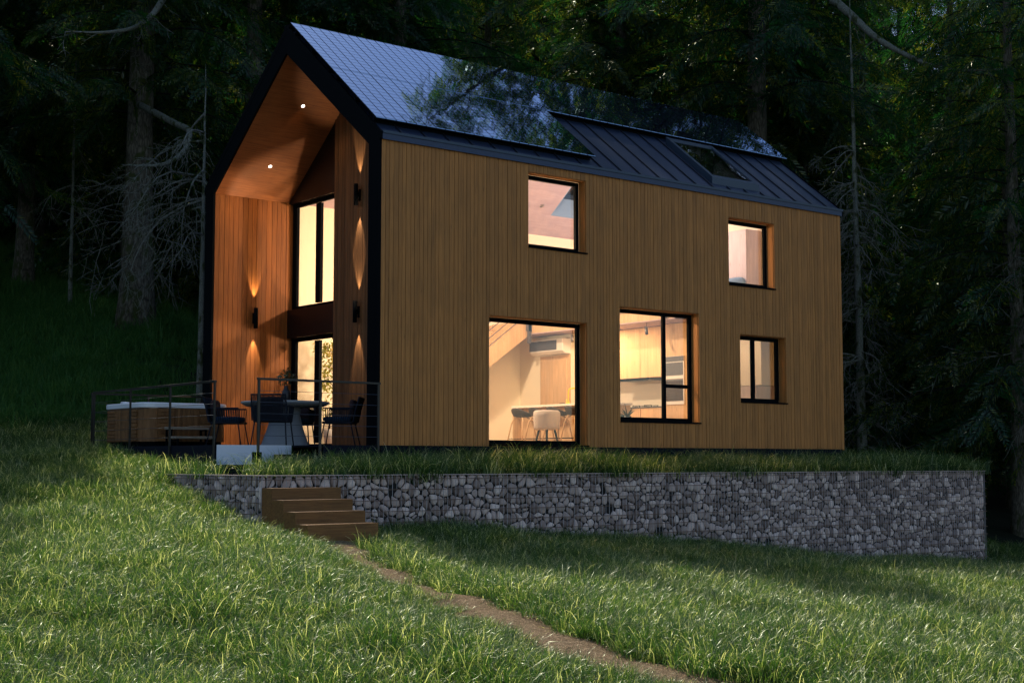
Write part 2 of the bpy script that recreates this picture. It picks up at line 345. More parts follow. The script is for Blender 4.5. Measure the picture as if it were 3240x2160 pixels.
def dense(P, n=160):
    d = np.r_[0, np.cumsum(np.hypot(*np.diff(P, axis=0).T))]; t = np.linspace(0, d[-1], n)
    Q = np.stack([np.interp(t, d, P[:, 0]), np.interp(t, d, P[:, 1])], 1)
    for _ in range(6): Q[1:-1] = (Q[:-2]+2*Q[1:-1]+Q[2:])/4
    return Q
PD = dense(PATH)
def pdist(x, y):
    out = np.full(len(x), 99.0)
    for p in PD: out = np.minimum(out, np.hypot(x-p[0], y-p[1]))
    return out
def bumps(x, y): return 0.05*np.sin(x*1.7+1.3*np.sin(y*0.9))*np.cos(y*1.4+0.7*x)+0.03*np.sin(3.9*x+2.1*y)*np.sin(3.1*y-1.7*x)
def HL(x, y):   # lower meadow and hillside
    x = np.atleast_1d(np.asarray(x, float)); y = np.atleast_1d(np.asarray(y, float))
    z = H0(x, y)+bumps(x, y)
    ins = (x > -3.25) & (x < 13.85) & (y > -2.05) & (y < 6.3)
    z = np.where(ins & (z < -0.46), np.minimum(z, -0.75), z)
    z = np.where((x > -2.3) & (x < LEN-0.2) & (y > -0.0) & (y < 6.2), np.minimum(z, -0.6), z)
    m = (x < 14) & (y < 12) & (y > -20); d = np.full(len(x), 99.0)
    if m.any(): d[m] = pdist(x[m], y[m])
    z = z+0.05*np.clip(1.6-d/0.7, 0, 1)
    return z
def HT(x, y):
    k = np.clip((x+1.25)/0.5, 0, 1); z = np.interp(y, [-2.1, 0, 3, 9], [-0.485, -0.40, -0.3, -0.1])+0.02*np.sin(x*2.3)*np.sin(y*3.1)
    return z*k+(-0.485)*(1-k)
GX0, GX1, GY = -3.3, 13.9, -2.1      # gabion outline

def axis_pts(a, b, lo, hi, fine, far):
    p = list(np.arange(a, b+1e-6, fine)); s = fine; x = b
    while x < hi: s *= 1.35; x += s; p.append(x)
    s = fine; x = a; q = []
    while x > lo: s *= 1.35; x -= s; q.append(x)
    return np.array(q[::-1]+p)
def sheet(name, xs, ys, fn, mat):
    X, Y = np.meshgrid(xs, ys, indexing='ij'); Z = fn(X.ravel(), Y.ravel())
    V = np.stack([X.ravel(), Y.ravel(), Z], 1); nx, ny = len(xs), len(ys)
    I = np.arange(nx*ny).reshape(nx, ny)
    F = np.stack([I[:-1, :-1].ravel(), I[1:, :-1].ravel(), I[1:, 1:].ravel(), I[:-1, 1:].ravel()], 1)
    return npmesh(name, V, F, [mat], smooth=True)
g = sheet('ground', axis_pts(-16, 24, -320, 380, 0.3, 1), axis_pts(-18, 30, -320, 420, 0.3, 1), HL, M['ground'])
tag(g, None, None, kind='structure')
g = sheet('terrace_ground', np.arange(GX0+0.06, GX1-0.04, 0.25), np.arange(GY+0.06, 9.2, 0.25), HT, M['ground'])
tag(g, None, None, kind='structure')
# path ribbon
def ribbon():
    V = []; F = []; n = len(PD); K = 9
    T = np.gradient(PD, axis=0); T /= np.hypot(T[:, 0], T[:, 1])[:, None]; Nn = np.stack([-T[:, 1], T[:, 0]], 1)
    for i in range(n):
        for k in range(K):
            u = (k/(K-1)-0.5)*(0.80+0.10*math.sin(i*0.31)+0.05*math.sin(i*0.83)); p = PD[i]+Nn[i]*u; V.append((p[0], p[1], 0.030-0.06*abs(2*u/1.1)**4))
    V = np.array(V); V[:, 2] += HL(V[:, 0], V[:, 1])+0.006*np.sin(V[:, 0]*23)*np.sin(V[:, 1]*19)
    I = np.arange(n*K).reshape(n, K)
    F = np.stack([I[:-1, :-1].ravel(), I[1:, :-1].ravel(), I[1:, 1:].ravel(), I[:-1, 1:].ravel()], 1)
    return npmesh('path', V, F, [M['path']], smooth=True)
tag(ribbon(), None, None, kind='structure')
def pebbles():
    V = []; F = []; rr_ = []; rs = np.random.RandomState(5)
    for _ in range(2600):
        i = rs.randint(2, len(PD)-2); t = PD[i+1]-PD[i-1]; t = t/np.hypot(*t); nn = np.array([-t[1], t[0]]); u = rs.normal(0, .27); p = PD[i]+nn*u+t*rs.uniform(-.1, .1)
        z = float(HL([p[0]], [p[1]])[0])+0.022; r = rs.uniform(.006, .022); b = len(V); a0 = rs.uniform(0, 6.28)
        for k in range(5): a = a0+k*1.257; V.append((p[0]+r*math.cos(a)*rs.uniform(.7, 1.2), p[1]+r*math.sin(a)*rs.uniform(.7, 1.2), z))
        V.append((p[0], p[1], z+r*rs.uniform(.4, .9)))
        for k in range(5): F.append((b+k, b+(k+1) % 5, b+5)); rr_.append(rs.rand())
    return npmesh('path_pebbles', np.array(V), np.array(F), [M['path']], np.array(rr_))
tag(pebbles(), 'small loose stones strewn along the narrow dirt path', 'gravel', kind='stuff')

# ------------------------------------------------------------------ house
HW, HH, LEN, RID, TF = 6.2964, 5.2, 11.95, 7.7154, 0.329
SO = (RID-HH)/(HW/2); SI = 0.77638; ZI = 7.2233; EI = 5.0345; YI = HW-TF
house = thing('house', 'timber clad gabled house with black front frame and lit windows', 'house')
HOLES = [(3.16, 4.54, 3.545, 4.925), (8.39, 9.77, 3.275, 4.67), (2.27, 4.555, 0.0, 2.28), (5.375, 7.5, 0.465, 2.645), (8.69, 10.09, 0.915, 2.31)]
def segs(a, b, holes):
    out = [(a, b)]
    for (h0, h1) in holes:
        nx = []
        for (p, q) in out:
            if h1 <= p or h0 >= q: nx.append((p, q)); continue
            if h0 > p: nx.append((p, h0))
            if h1 < q: nx.append((h1, q))
        out = nx
    return out
def clad(mb, mp, u0, u1, v0, v1, w0, w1, holes=(), widths=(0.075, 0.10, 0.085, 0.11), gap=0.0075, top=None, one=False, ev=0.006):
    """boards along v, laid side by side along u; holes are (u0,u1,v0,v1)"""
    u = u0
    while u < u1-1e-6:
        w = (u1-u0) if one else random.choice(widths); e = min(u+w, u1)
        if u1-e < 0.04: e = u1
        cuts = sorted({u, e, *[h[0] for h in holes if u < h[0] < e], *[h[1] for h in holes if u < h[1] < e]})
        r = random.random(); dw = 0 if one else random.uniform(0, ev)
        for a, b in zip(cuts[:-1], cuts[1:]):
            mid = (a+b)/2; hs = [(h[2], h[3]) for h in holes if h[0] < mid < h[1]]
            a2 = a+(gap/2 if a == u and not one else 0); b2 = b-(gap/2 if b == e and not one else 0)
            for (p, q) in segs(v0, v1 if top is None else top(mid), hs):
                if q-p > 0.002 and b2-a2 > 0.001: mb.mbox(mp, a2, b2, p, q, w0-dw, w1, r)
        u = e
mp_long = lambda u, v, w: (u, w, v)
mb = MB(); clad(mb, mp_long, 0.012, LEN, 0.0, HH, 0.0, 0.022, HOLES); w_ = mb.build('exterior_wall', M['clad'], house)
mb = MB(); clad(mb, mp_long, 0.04, LEN-0.03, -0.0, HH-0.02, 0.024, TF, HOLES, one=True)
mb.build('wall_core', [M['cream']], house)
mb = MB(); clad(mb, mp_long, 0.03, LEN-0.02, 0.0, HH-0.01, 0.0215, 0.0235, HOLES, one=True); mb.build('wall_membrane', M['dark'], house)
# back wall and far gable
mb = MB(); clad(mb, lambda u, v, w: (u, HW-w, v), 0.03, LEN, -0.1, HH, 0.0, 0.03, (), (0.2,)); mb.build('exterior_wall', M['clad'], house)
gt = lambda u: HH+SO*min(u, HW-u)-0.12
mb = MB(); clad(mb, lambda u, v, w: (LEN-w, u, v), 0.0, HW, -0.02, 0, 0.0, 0.03, (), (0.15,), top=gt); mb.build('exterior_wall', M['clad'], house)
# cream inner core of left and end wall
mb = MB(); mb.box(1.86, LEN-0.04, YI+0.0, HW-0.035, 0.0, EI+0.02)
mb.prism([(TF, 0.0), (YI, 0.0), (YI, EI), (HW/2, ZI), (TF, EI)], LEN-0.33, LEN-0.04); mb.build('interior_wall', M['cream'], house)
mb = MB(); mb.box(0.05, LEN-0.05, 0.02, HW-0.04, -0.16, -0.002); mb.box(-0.0, 0.045, 0.04, HW-0.04, -0.16, -0.003); mb.build('floor', M['navy'], house)
mb = MB(); mb.box(1.9, LEN-0.35, TF, YI, -0.001, 0.012); mb.build('interior_floor', M['floor'], house)
# plinth below the cladding
mb = MB(); mb.box(0.04, LEN-0.06, 0.06, HW-0.1, -1.2, -0.165); mb.build('plinth', M['navy'], house)
# front frame: black portal ring
def ring(mb, outer, inner, x0, x1):
    n = len(outer)
    for i in range(n-1):
        mb.prism([outer[i], outer[i+1], inner[i+1], inner[i]], x0, x1, r=0.5)
outer = [(-0.004, -0.16), (-0.004, HH+0.01), (HW/2, RID+0.012), (HW+0.004, HH+0.01), (HW+0.004, -0.16)]
inner = [(TF, -0.16), (TF, EI), (HW/2, ZI), (YI, EI), (YI, -0.16)]
mb = MB(); ring(mb, outer, inner, -0.03, 0.011); mb.build('front_frame', M['black'], house)
# core of the porch side walls
mb = MB(); mb.box(0.011, 1.855, YI+0.025, HW-0.035, -0.1, EI); mb.build('porch_wall_core', M['dark'], house)
# porch lining: left wall boards, soffits
mb = MB(); clad(mb, lambda u, v, w: (u, YI+w, v), 0.012, 1.775, 0.0, EI-0.004, 0.0, 0.024, (), (0.10, 0.12, 0.11)); mb.build('porch_side_wall', M['porch'], house)
mb = MB(); clad(mb, lambda u, v, w: (u, TF-w, v), 0.04, 1.66, 0.0, EI-0.004, 0.0, 0.024, (), (0.10, 0.12)); mb.build('porch_side_wall', M['porch'], house)
SKL = (8.30, 9.32, 4.62, 5.46)   # skylight opening in the left slope  (x, y)
SKR = (8.20, 9.46, 0.25, 1.42)   # skylight opening in the right slope
mpR = lambda u, v, w: (u, v, HH+SO*v+w)
mpL = lambda u, v, w: (u, HW-v, HH+SO*v+w)
holesR = [SKR]; holesL = [(SKL[0], SKL[1], HW-SKL[3], HW-SKL[2])]
for nm, mp, hs in (('roof', mpR, holesR), ('roof', mpL, holesL)):
    mb = MB(); clad(mb, mp, 0.0, LEN+0.02, -0.045, HW/2, -0.10, 0.0, hs, one=True); ro = mb.build(nm, M['roofm'], house)
    mb = MB(); x = 0.42
    while x < LEN-0.1:
        cuts = [(h[2]-0.12, h[3]+0.12) for h in hs if h[0]-0.1 < x < h[1]+0.1]
        for (p, q) in segs(-0.045, HW/2-0.02, cuts): mb.mbox(mp, x-0.011, x+0.011, p, q, 0.002, 0.034)
        x += 0.505
    mb.build('seam', M['seam'], ro)
    mb = MB(); mb.mbox(mp, -0.035, 0.0, -0.05, HW/2, -0.10, 0.03); mb.build('verge_trim', M['black'], house); mb = MB(); mb.mbox(mp, LEN+0.02, LEN+0.05, -0.05, HW/2, -0.10, 0.03)
    mb.build('verge_trim', M['black'], house)
mb = MB(); mb.box(-0.02, LEN+0.05, HW/2-0.11, HW/2+0.11, RID-0.02, RID+0.045); mb.build('ridge_cap', M['black'], house)
mb = MB(); mb.box(0.0, LEN+0.04, -0.062, -0.006, HH-0.035, HH+0.012); mb.build('eave_trim', M['fascia'], house)
mb = MB(); mb.box(0.0, LEN+0.04, HW+0.006, HW+0.06, HH-0.05, HH+0.012); mb.build('eave_trim', M['fascia'], house)
# soffit / ceiling boards following the inner slope
mpLi = lambda u, v, w: (u, YI-v, EI+SI*v+w)
mpRi = lambda u, v, w: (u, TF+v, EI+SI*v+w)
for a, b, mt, nm in ((0.012, 1.775, 'soffit', 'soffit'), (1.78, LEN-0.33, 'ceil', 'ceiling')):
    hl = [(SKL[0], SKL[1], YI-SKL[3], YI-SKL[2])] if nm == 'ceiling' else []
    hr = [(SKR[0], SKR[1], max(SKR[2]-TF, 0.02), SKR[3]-TF+0.02)] if nm == 'ceiling' else []
    mb = MB(); clad(mb, mpLi, a, b, 0.0, HW/2-TF, 0.0, 0.02, hl, one=True); mb.build(nm, M[mt], house)
    mb = MB(); clad(mb, mpRi, a, b, 0.0, HW/2-TF, 0.0, 0.02, hr, one=True); mb.build(nm, M[mt], house)
# dark void filler between ceiling and roof at verge is closed by the frame; reveal boards of the roof windows
for (x0, x1, y0, y1), mi_, mo in ((SKL, mpLi, mpL), (SKR, mpRi, mpR)):
    mb = MB()
    L_ = (mi_ is mpLi)
    va, vb = ((YI-y1, YI-y0) if L_ else (max(y0-TF, 0.02), y1-TF+0.02)); oa, ob = ((HW-y1, HW-y0) if L_ else (y0, y1))
    for (u, du) in ((x0, 0.02), (x1, -0.02)):
        mb.hexa([mi_(u, va, 0), mi_(u+du, va, 0), mi_(u+du, vb, 0), mi_(u, vb, 0), mo(u, oa, -0.02), mo(u+du, oa, -0.02), mo(u+du, ob, -0.02), mo(u, ob, -0.02)])
    for (v, o_, dv) in ((va, oa, 0.02), (vb, ob, -0.02)):
        mb.hexa([mi_(x0+.02, v, 0), mi_(x1-.02, v, 0), mi_(x1-.02, v+dv, 0), mi_(x0+.02, v+dv, 0), mo(x0+.02, o_, -0.02), mo(x1-.02, o_, -0.02), mo(x1-.02, o_+dv, -0.02), mo(x0+.02, o_+dv, -0.02)])
    mb.build('skylight_reveal', M['blue'], house)  # reveals coloured blue to stand for sky light falling in
# roof windows (frame standing proud of the metal) with panes
for (x0, x1, y0, y1), mo, L_ in ((SKR, mpR, 0), (SKL, mpL, 1)):
    a, b = (HW-y1, HW-y0) if L_ else (y0, y1)
    mb = MB(); e = 0.075; hgt = 0.15
    mb.mbox(mo, x0-e, x0+0.02, a-e, b+e, 0.003, hgt); mb.mbox(mo, x1-0.02, x1+e, a-e, b+e, 0.003, hgt)
    mb.mbox(mo, x0+0.021, x1-0.021, a-e, a+0.01, 0.003, hgt-0.004); mb.mbox(mo, x0+0.021, x1-0.021, b-0.01, b+e, 0.003, hgt-0.004)
    fr = mb.build('skylight', M['fascia'], house)
    mb = MB(); mb.mbox(mo, x0+0.019, x1-0.019, a, b, hgt-0.045, hgt-0.03); mb.build('pane', M['skyp'], fr)
# windows of the long wall
def window(x0, x1, z0, z1, mullions=(), transom=None, full=False):
    yf0, yf1 = 0.185, 0.25; fw = 0.075; zb = z0+0.035
    mb = MB()
    mb.box(x0+0.016, x0+0.016+fw, yf0, yf1, zb, z1-0.016, 0.5); mb.box(x1-0.016-fw, x1-0.016, yf0, yf1, zb, z1-0.016, 0.5)
    mb.box(x0+0.016+fw, x1-0.016-fw, yf0+0.001, yf1, zb, zb+fw, 0.5); mb.box(x0+0.016+fw, x1-0.016-fw, yf0+0.001, yf1, z1-0.016-fw, z1-0.016, 0.5)
    for mx_, w in mullions: mb.box(mx_-w/2, mx_+w/2, yf0+0.002, yf1-0.002, zb+fw, z1-0.016-fw, 0.5)
    if transom: mb.box(transom[0], transom[1], yf0+0.004, yf1-0.004, transom[2]-0.035, transom[2]+0.035, 0.5)
    w = mb.build('window', M['black'], house, bevel=0.004)
    mb = MB(); mb.box(x0+0.06, x1-0.06, 0.212, 0.222, zb+0.04, z1-0.06); mb.build('pane', M['pane'], w)
    mb = MB(); mb.box(x0+0.002, x1+0.02, -0.03, yf0-0.001, z0+0.004, z0+0.03, 0.5); mb.build('sill', M['black'], w)
    mb = MB(); mb.box(x1-0.0145, x1-0.0005, 0.0225, 0.184, z0+0.031, z1-0.001); mb.box(x0+0.0005, x0+0.0145, 0.0225, 0.184, z0+0.031, z1-0.001)
    mb.box(x0+0.015, x1-0.015, 0.0225, 0.184, z1-0.0145, z1-0.0005)
    mb.box(x0+0.0005, x1-0.0005, 0.252, TF, z0+0.0005, z0+0.035); mb.build('reveal', M['clad'], w)
window(*HOLES[0]); window(*HOLES[1]); window(*HOLES[2])
window(*HOLES[3], mullions=[(6.735, 0.075)], transom=(6.77, 7.41, 1.20))
window(*HOLES[4], mullions=[(9.30, 0.085)])
# porch back wall at x = 1.67 : wood panel right of the glazing, dark gable and dark spandrel
DX = 1.67; YP = 4.18
mb = MB(); clad(mb, lambda u, v, w: (DX+w, u, v), TF+0.001, YP, 0.0, 0, 0.0, 0.02, (), (0.05, 0.06, 0.045), gap=0.006, top=lambda u: EI+SI*min(u-TF, YI-u)-0.012)
mb.build('porch_back_wall', M['porch2'], house)
mb = MB(); mb.prism([(TF+0.01, 0.0), (YP, 0.0), (YP, EI+SI*(YI-YP)-0.02), (HW/2, ZI-0.02), (TF+0.01, EI-0.01)], DX+0.021, DX+0.16); mb.build('porch_back_core', M['dark'], house)
mb = MB(); mb.prism([(YP+0.001, 5.0), (YI-0.002, 5.0), (YI-0.002, EI-0.015), (YP+0.001, EI+SI*(YI-YP)-0.02)], DX+0.005, DX+0.15); mb.build('gable_panel', M['brownp'], house)
mb = MB(); mb.box(DX-0.005, DX+0.19, YP+0.001, YI-0.001, 2.235, 2.81); mb.build('spandrel_panel', M['brownp'], house, bevel=0.004)
gl = []
for (z0, z1) in ((2.812, 4.999), (0.012, 2.233)):
    mb = MB(); x0, x1 = 1.78, 1.85; f = 0.09
    mb.box(x0, x1, YI-f-0.06, YI-0.002, z0, z1, .5); mb.box(x0, x1, YP-0.35, YP-0.27, z0, z1, .5)
    mb.box(x0, x1, 4.88, 5.06, z0+f, z1-f, .5)
    mb.box(x0+.001, x1-.001, YP-0.27, YI-f-0.06, z0, z0+f*0.8, .5); mb.box(x0+.001, x1-.001, YP-0.27, YI-f-0.06, z1-f*0.8, z1, .5)
    w = mb.build('glazed_door' if z0 < 1 else 'window', M['black'], house, bevel=0.004)
    mb = MB(); mb.box(1.812, 1.822, YP-0.28, YI-0.1, z0+0.05, z1-0.05); mb.build('pane', M['pane'], w)
# interior: partition, mezzanine, staircase, cable rails
mb = MB(); mb.box(7.80, 7.92, 4.0, YI, 0.012, 2.549); mb.build('partition_wall', M['cream'], house)
mb = MB(); mb.box(8.42, 8.52, TF, 3.999, 0.012, 2.549); mb.build('partition_wall', M['cream'], house)
mb = MB(); mb.box(7.921, 8.419, 3.90, 3.999, 0.012, 2.549); mb.build('partition_wall', M['cream'], house)
mb = MB(); mb.box(7.20, LEN-0.34, TF+0.001, YI-0.001, 2.57, 2.83); mz = mb.build('mezzanine', M['ply'], house)
mb = MB(); mb.box(7.18, LEN-0.34, TF+0.002, YI-0.002, 2.55, 2.569); mb.build('mezzanine_ceiling', M['ceil'], mz)
mb = MB()
sx0, sz0, sx1, sz1 = 3.2, 0.05, 7.19, 2.83
slp = (sz1-sz0)/(sx1-sx0); n = 15
for yy in (4.88, 5.90):
    mb.prism([(sx0-0.1, sz0-0.02), (sx0+0.25, sz0-0.02), (sx1-0.02, sz1-0.28-0.02), (sx1-0.02, sz1-0.02), (sx1-0.3, sz1-0.02)], yy, yy+0.05, 'y', r=0.4)
for i in range(n):
    a = sx0+(sx1-sx0)*i/n; z = sz0+(sz1-sz0)*(i+1)/n
    mb.box(a, a+(sx1-sx0)/n+0.02, 4.931, 5.899, z-0.04, z, 0.3); mb.box(a, a+0.02, 4.931, 5.899, z-(sz1-sz0)/n, z-0.041, 0.6)
mb.build('staircase', M['ply'], house)
mb = MB()
for k in range(5):
    o_ = 0.16+0.17*k; mb.tube([(sx0, 4.86, sz0+o_), (sx1-0.1, 4.86, sz1+o_)], 0.010, 5); mb.tube([(7.17, TF+0.02, 2.62+o_), (7.17, 4.86, 2.62+o_)], 0.006, 5)
mb.box(7.07, 7.19, 4.80, 4.855, 2.62, 3.70); mb.box(7.10, 7.17, 4.80, 4.855, 2.35, 2.9)
for y in (2.08, 0.6): mb.box(7.12, 7.178, y-0.04, y+0.04, 2.58, 3.7)
mb.build('stair_railing', M['applgrey'], house)
# porch downlights and recessed downlight indoors
def disc_on_left_slope(x, y, rad, mat, nm, off=-0.004):
    v = YI-y; n_ = Vector((0, -SI, -1)).normalized()   # facing down into the room
    c = Vector(mpLi(x, v, 0))+n_*(-off); mb = MB(); t = Vector((1, 0, 0)); b = n_.cross(t)
    ring_ = [tuple(c+(t*math.cos(a)+b*math.sin(a))*rad) for a in [2*PI*k/20 for k in range(20)]]
    ring2 = [tuple(Vector(p)-n_*0.006) for p in ring_]
    mb.v += ring_+ring2; mb.face(tuple(range(20))); 
    for k in range(20): mb.face((k, (k+1) % 20, 20+(k+1) % 20, 20+k))
    return mb.build(nm, mat, house)
for (x, y) in ((0.845, 4.018), (0.842, 5.27)):
    disc_on_left_slope(x, y, 0.034, M['lampE'], 'downlight')
    ld = bpy.data.lights.new('downlight_lamp', 'SPOT'); ld.energy = 26; ld.color = (1, 0.62, 0.32); ld.spot_size = R(140); ld.spot_blend = 1; ld.shadow_soft_size = 0.04
    lo = bpy.data.objects.new('downlight_lamp', ld); col.objects.link(lo); lo.parent = house; lo.location = (x, y-0.03, EI+SI*(YI-y)-0.05)
disc_on_left_slope(7.875, 5.269, 0.055, M['mirror'], 'downlight')

# sconces ------------------------------------------------------------
def sconce(label, loc, nrm, e=150):
    """loc: centre on the wall; nrm: outward wall normal"""
    t = thing('wall_sconce', label, 'sconce', loc, math.atan2(nrm[1], nrm[0]), 'black up and down wall sconces')
    mb = MB(); mb.box(0.0, 0.025, -0.03, 0.03, -0.11, 0.11); mb.box(0.025, 0.06, -0.014, 0.014, -0.05, 0.05); mb.build('wall_plate', M['black'], t)
    mb = MB(); hh = 0.205; prof = [(0.036, -hh+0.01), (0.042, -hh), (0.042, hh), (0.036, hh), (0.036, hh-0.05)]
    mb.lathe([(0.034, -hh+0.03), (0.034, -hh), (0.042, -hh), (0.042, hh), (0.034, hh), (0.034, hh-0.03)], (0.095, 0, 0), 16, 0.5); mb.build('body', M['black'], t, True)
    for s_ in (1, -1):
        mb = MB(); mb.lathe([(0.001, s_*(hh-0.018)), (0.032, s_*(hh-0.012))], (0.095, 0, 0), 16); mb.build('lens', M['lampS'], t)
        ld = bpy.data.lights.new('sconce_lamp', 'SPOT'); ld.energy = e; ld.color = (1, 0.80, 0.56); ld.spot_size = R(36); ld.spot_blend = 0.5; ld.shadow_soft_size = 0.008
        lo = bpy.data.objects.new('sconce_lamp', ld); col.objects.link(lo); lo.parent = t; lo.location = (0.075, 0, s_*(hh+0.002)); lo.rotation_euler = (PI if s_ > 0 else 0, 0, 0)
sconce('black cylinder sconce on the orange lit boards of the porch side wall', (0.90, YI, 2.60), (0, -1))
sconce('black cylinder sconce on the narrow brown boards beside the glazing, upper one', (DX, 3.25, 4.80), (-1, 0))
sconce('black cylinder sconce on the narrow brown boards beside the glazing, lower one', (DX, 3.25, 2.56), (-1, 0))

# solar arrays -------------------------------------------------------
def solar(label, x0, n, w, y0, y1, off):
    t = thing('solar_array', label, 'solar panels', (x0, y0, HH+SO*y0), 0, 'solar arrays on the roof')
    mb = MB(); mp = lambda u, v, q: (u, v, SO*v+q)
    for v in (0.12, (y1-y0)/2, (y1-y0)-0.12): mb.mbox(mp, 0.05, n*w-0.05, v-0.02, v+0.02, 0.003, off-0.04)
    mb.mbox(mp, 0.0, n*w, 0.0, y1-y0, off-0.038, off-0.013); mb.build('mounting_frame', M['black'], t)
    for i in range(n):
        mb = MB(); mb.mbox(mp, 0.009, w-0.009, -0.012, y1-y0, off-0.012, off, 0.5)
        s_ = mb.build('panel_strip', M['solar'], t); s_.location = (i*w, 0, 0); s_.rotation_euler = (random.uniform(-.0005, .0005), random.uniform(-.003, .003), 0)
W_ = 0.2055
solar('long upper solar array running along the whole ridge', -0.03, 59, W_, 1.59, 3.02, 0.17)
solar('short lower solar array above the front half of the eave', -0.03, 24, W_, 0.13, 1.565, 0.17)

# ------------------------------------------------------------------ deck, steps, railings
deck = thing('deck', 'dark raised deck before the porch with white sided entry steps', 'deck')
mb = MB(); mb.box(-2.38, -0.04, 1.0, 6.19, -0.03, -0.002); mb.box(-1.05, -0.04, 0.0, 0.999, -0.03, -0.003); mb.build('deck_boards', M['navy'], deck)
mb = MB(); mb.box(-1.05, -0.035, -0.012, 0.004, -0.42, -0.004); mb.box(-2.40, -2.381, 1.0, 6.2, -0.50, -0.004); mb.box(-2.40, -0.03, 6.191, 6.21, -0.4, -0.004)
mb.box(-2.34, -0.1, 1.06, 6.1, -0.9, -0.031); mb.build('fascia', M['navy'], deck)
mb = MB(); mb.box(-2.395, -1.051, 0.99, 1.004, -0.318, -0.001); mb.build('side_panel', M['whitep'], deck)
mb = MB(); mb.box(-1.38, -1.052, 0.0, 0.985, -0.42, -0.15); mb.build('step', M['navy'], deck)
mb = MB(); mb.box(-2.40, -1.382, -0.01, 0.985, -0.50, -0.315); mb.build('step', M['navy'], deck)
def railing(label, p0, p1, n, zb, skip=()):
    t = thing('railing', label, 'railing', (p0[0], p0[1], 0)); d = Vector((p1[0]-p0[0], p1[1]-p0[1], 0)); L_ = d.length; t.rotation_euler = (0, 0, math.atan2(d.y, d.x))
    for i in range(n):
        x = L_*i/(n-1); z_ = zb[i] if hasattr(zb, '__len__') else zb
        mb = MB(); mb.box(x-0.02, x+0.02, -0.012, 0.012, z_, 0.985, 0.5); mb.build('post', M['rail'], t)
    mb = MB(); mb.box(-0.03, L_+0.03, -0.022, 0.022, 0.986, 1.02, 0.5); mb.build('handrail', M['rail'], t, bevel=0.003)
    for z in (0.13, 0.30, 0.47, 0.645, 0.82): 
        mb = MB(); mb.tube([(0, 0, z), (L_, 0, z)], 0.004, 5); mb.build('cable', M['cable'], t)
    return t
r1 = railing('cable railing between the entry steps and the right porch post', (-2.22, -0.03), (-0.03, -0.03), 3, (-0.33, -0.2, -0.2))
mb = MB(); mb.box(-0.07, 0.05, -0.03, 0.06, -0.28, -0.12); mb.build('bracket', M['black'], r1)
railing('cable railing along the front edge of the deck before the hot tub', (-2.42, 1.05), (-2.42, 5.86), 4, (-0.5, -0.15, -0.15, -0.15))
railing('cable railing at the back of the deck behind the hot tub', (-2.30, 6.24), (-0.07, 6.24), 3, -0.1)

# wooden garden steps
gs = thing('garden_steps', 'four solid brown timber steps against the gabion wall', 'steps')
for i, (y0, zt) in enumerate(((-2.42, -0.625), (-2.73, -0.78), (-3.05, -0.93), (-3.37, -1.085))):
    yb = GY-0.02 if i == 0 else (-2.42, -2.73, -3.05)[i-1]+0.003
    mb = MB(); mb.box(GX0+0.0, -2.21, y0, yb-0.002*(i > 0)-0.002, -1.75, zt); mb.build('step', M['stepw'], gs, bevel=0.006)

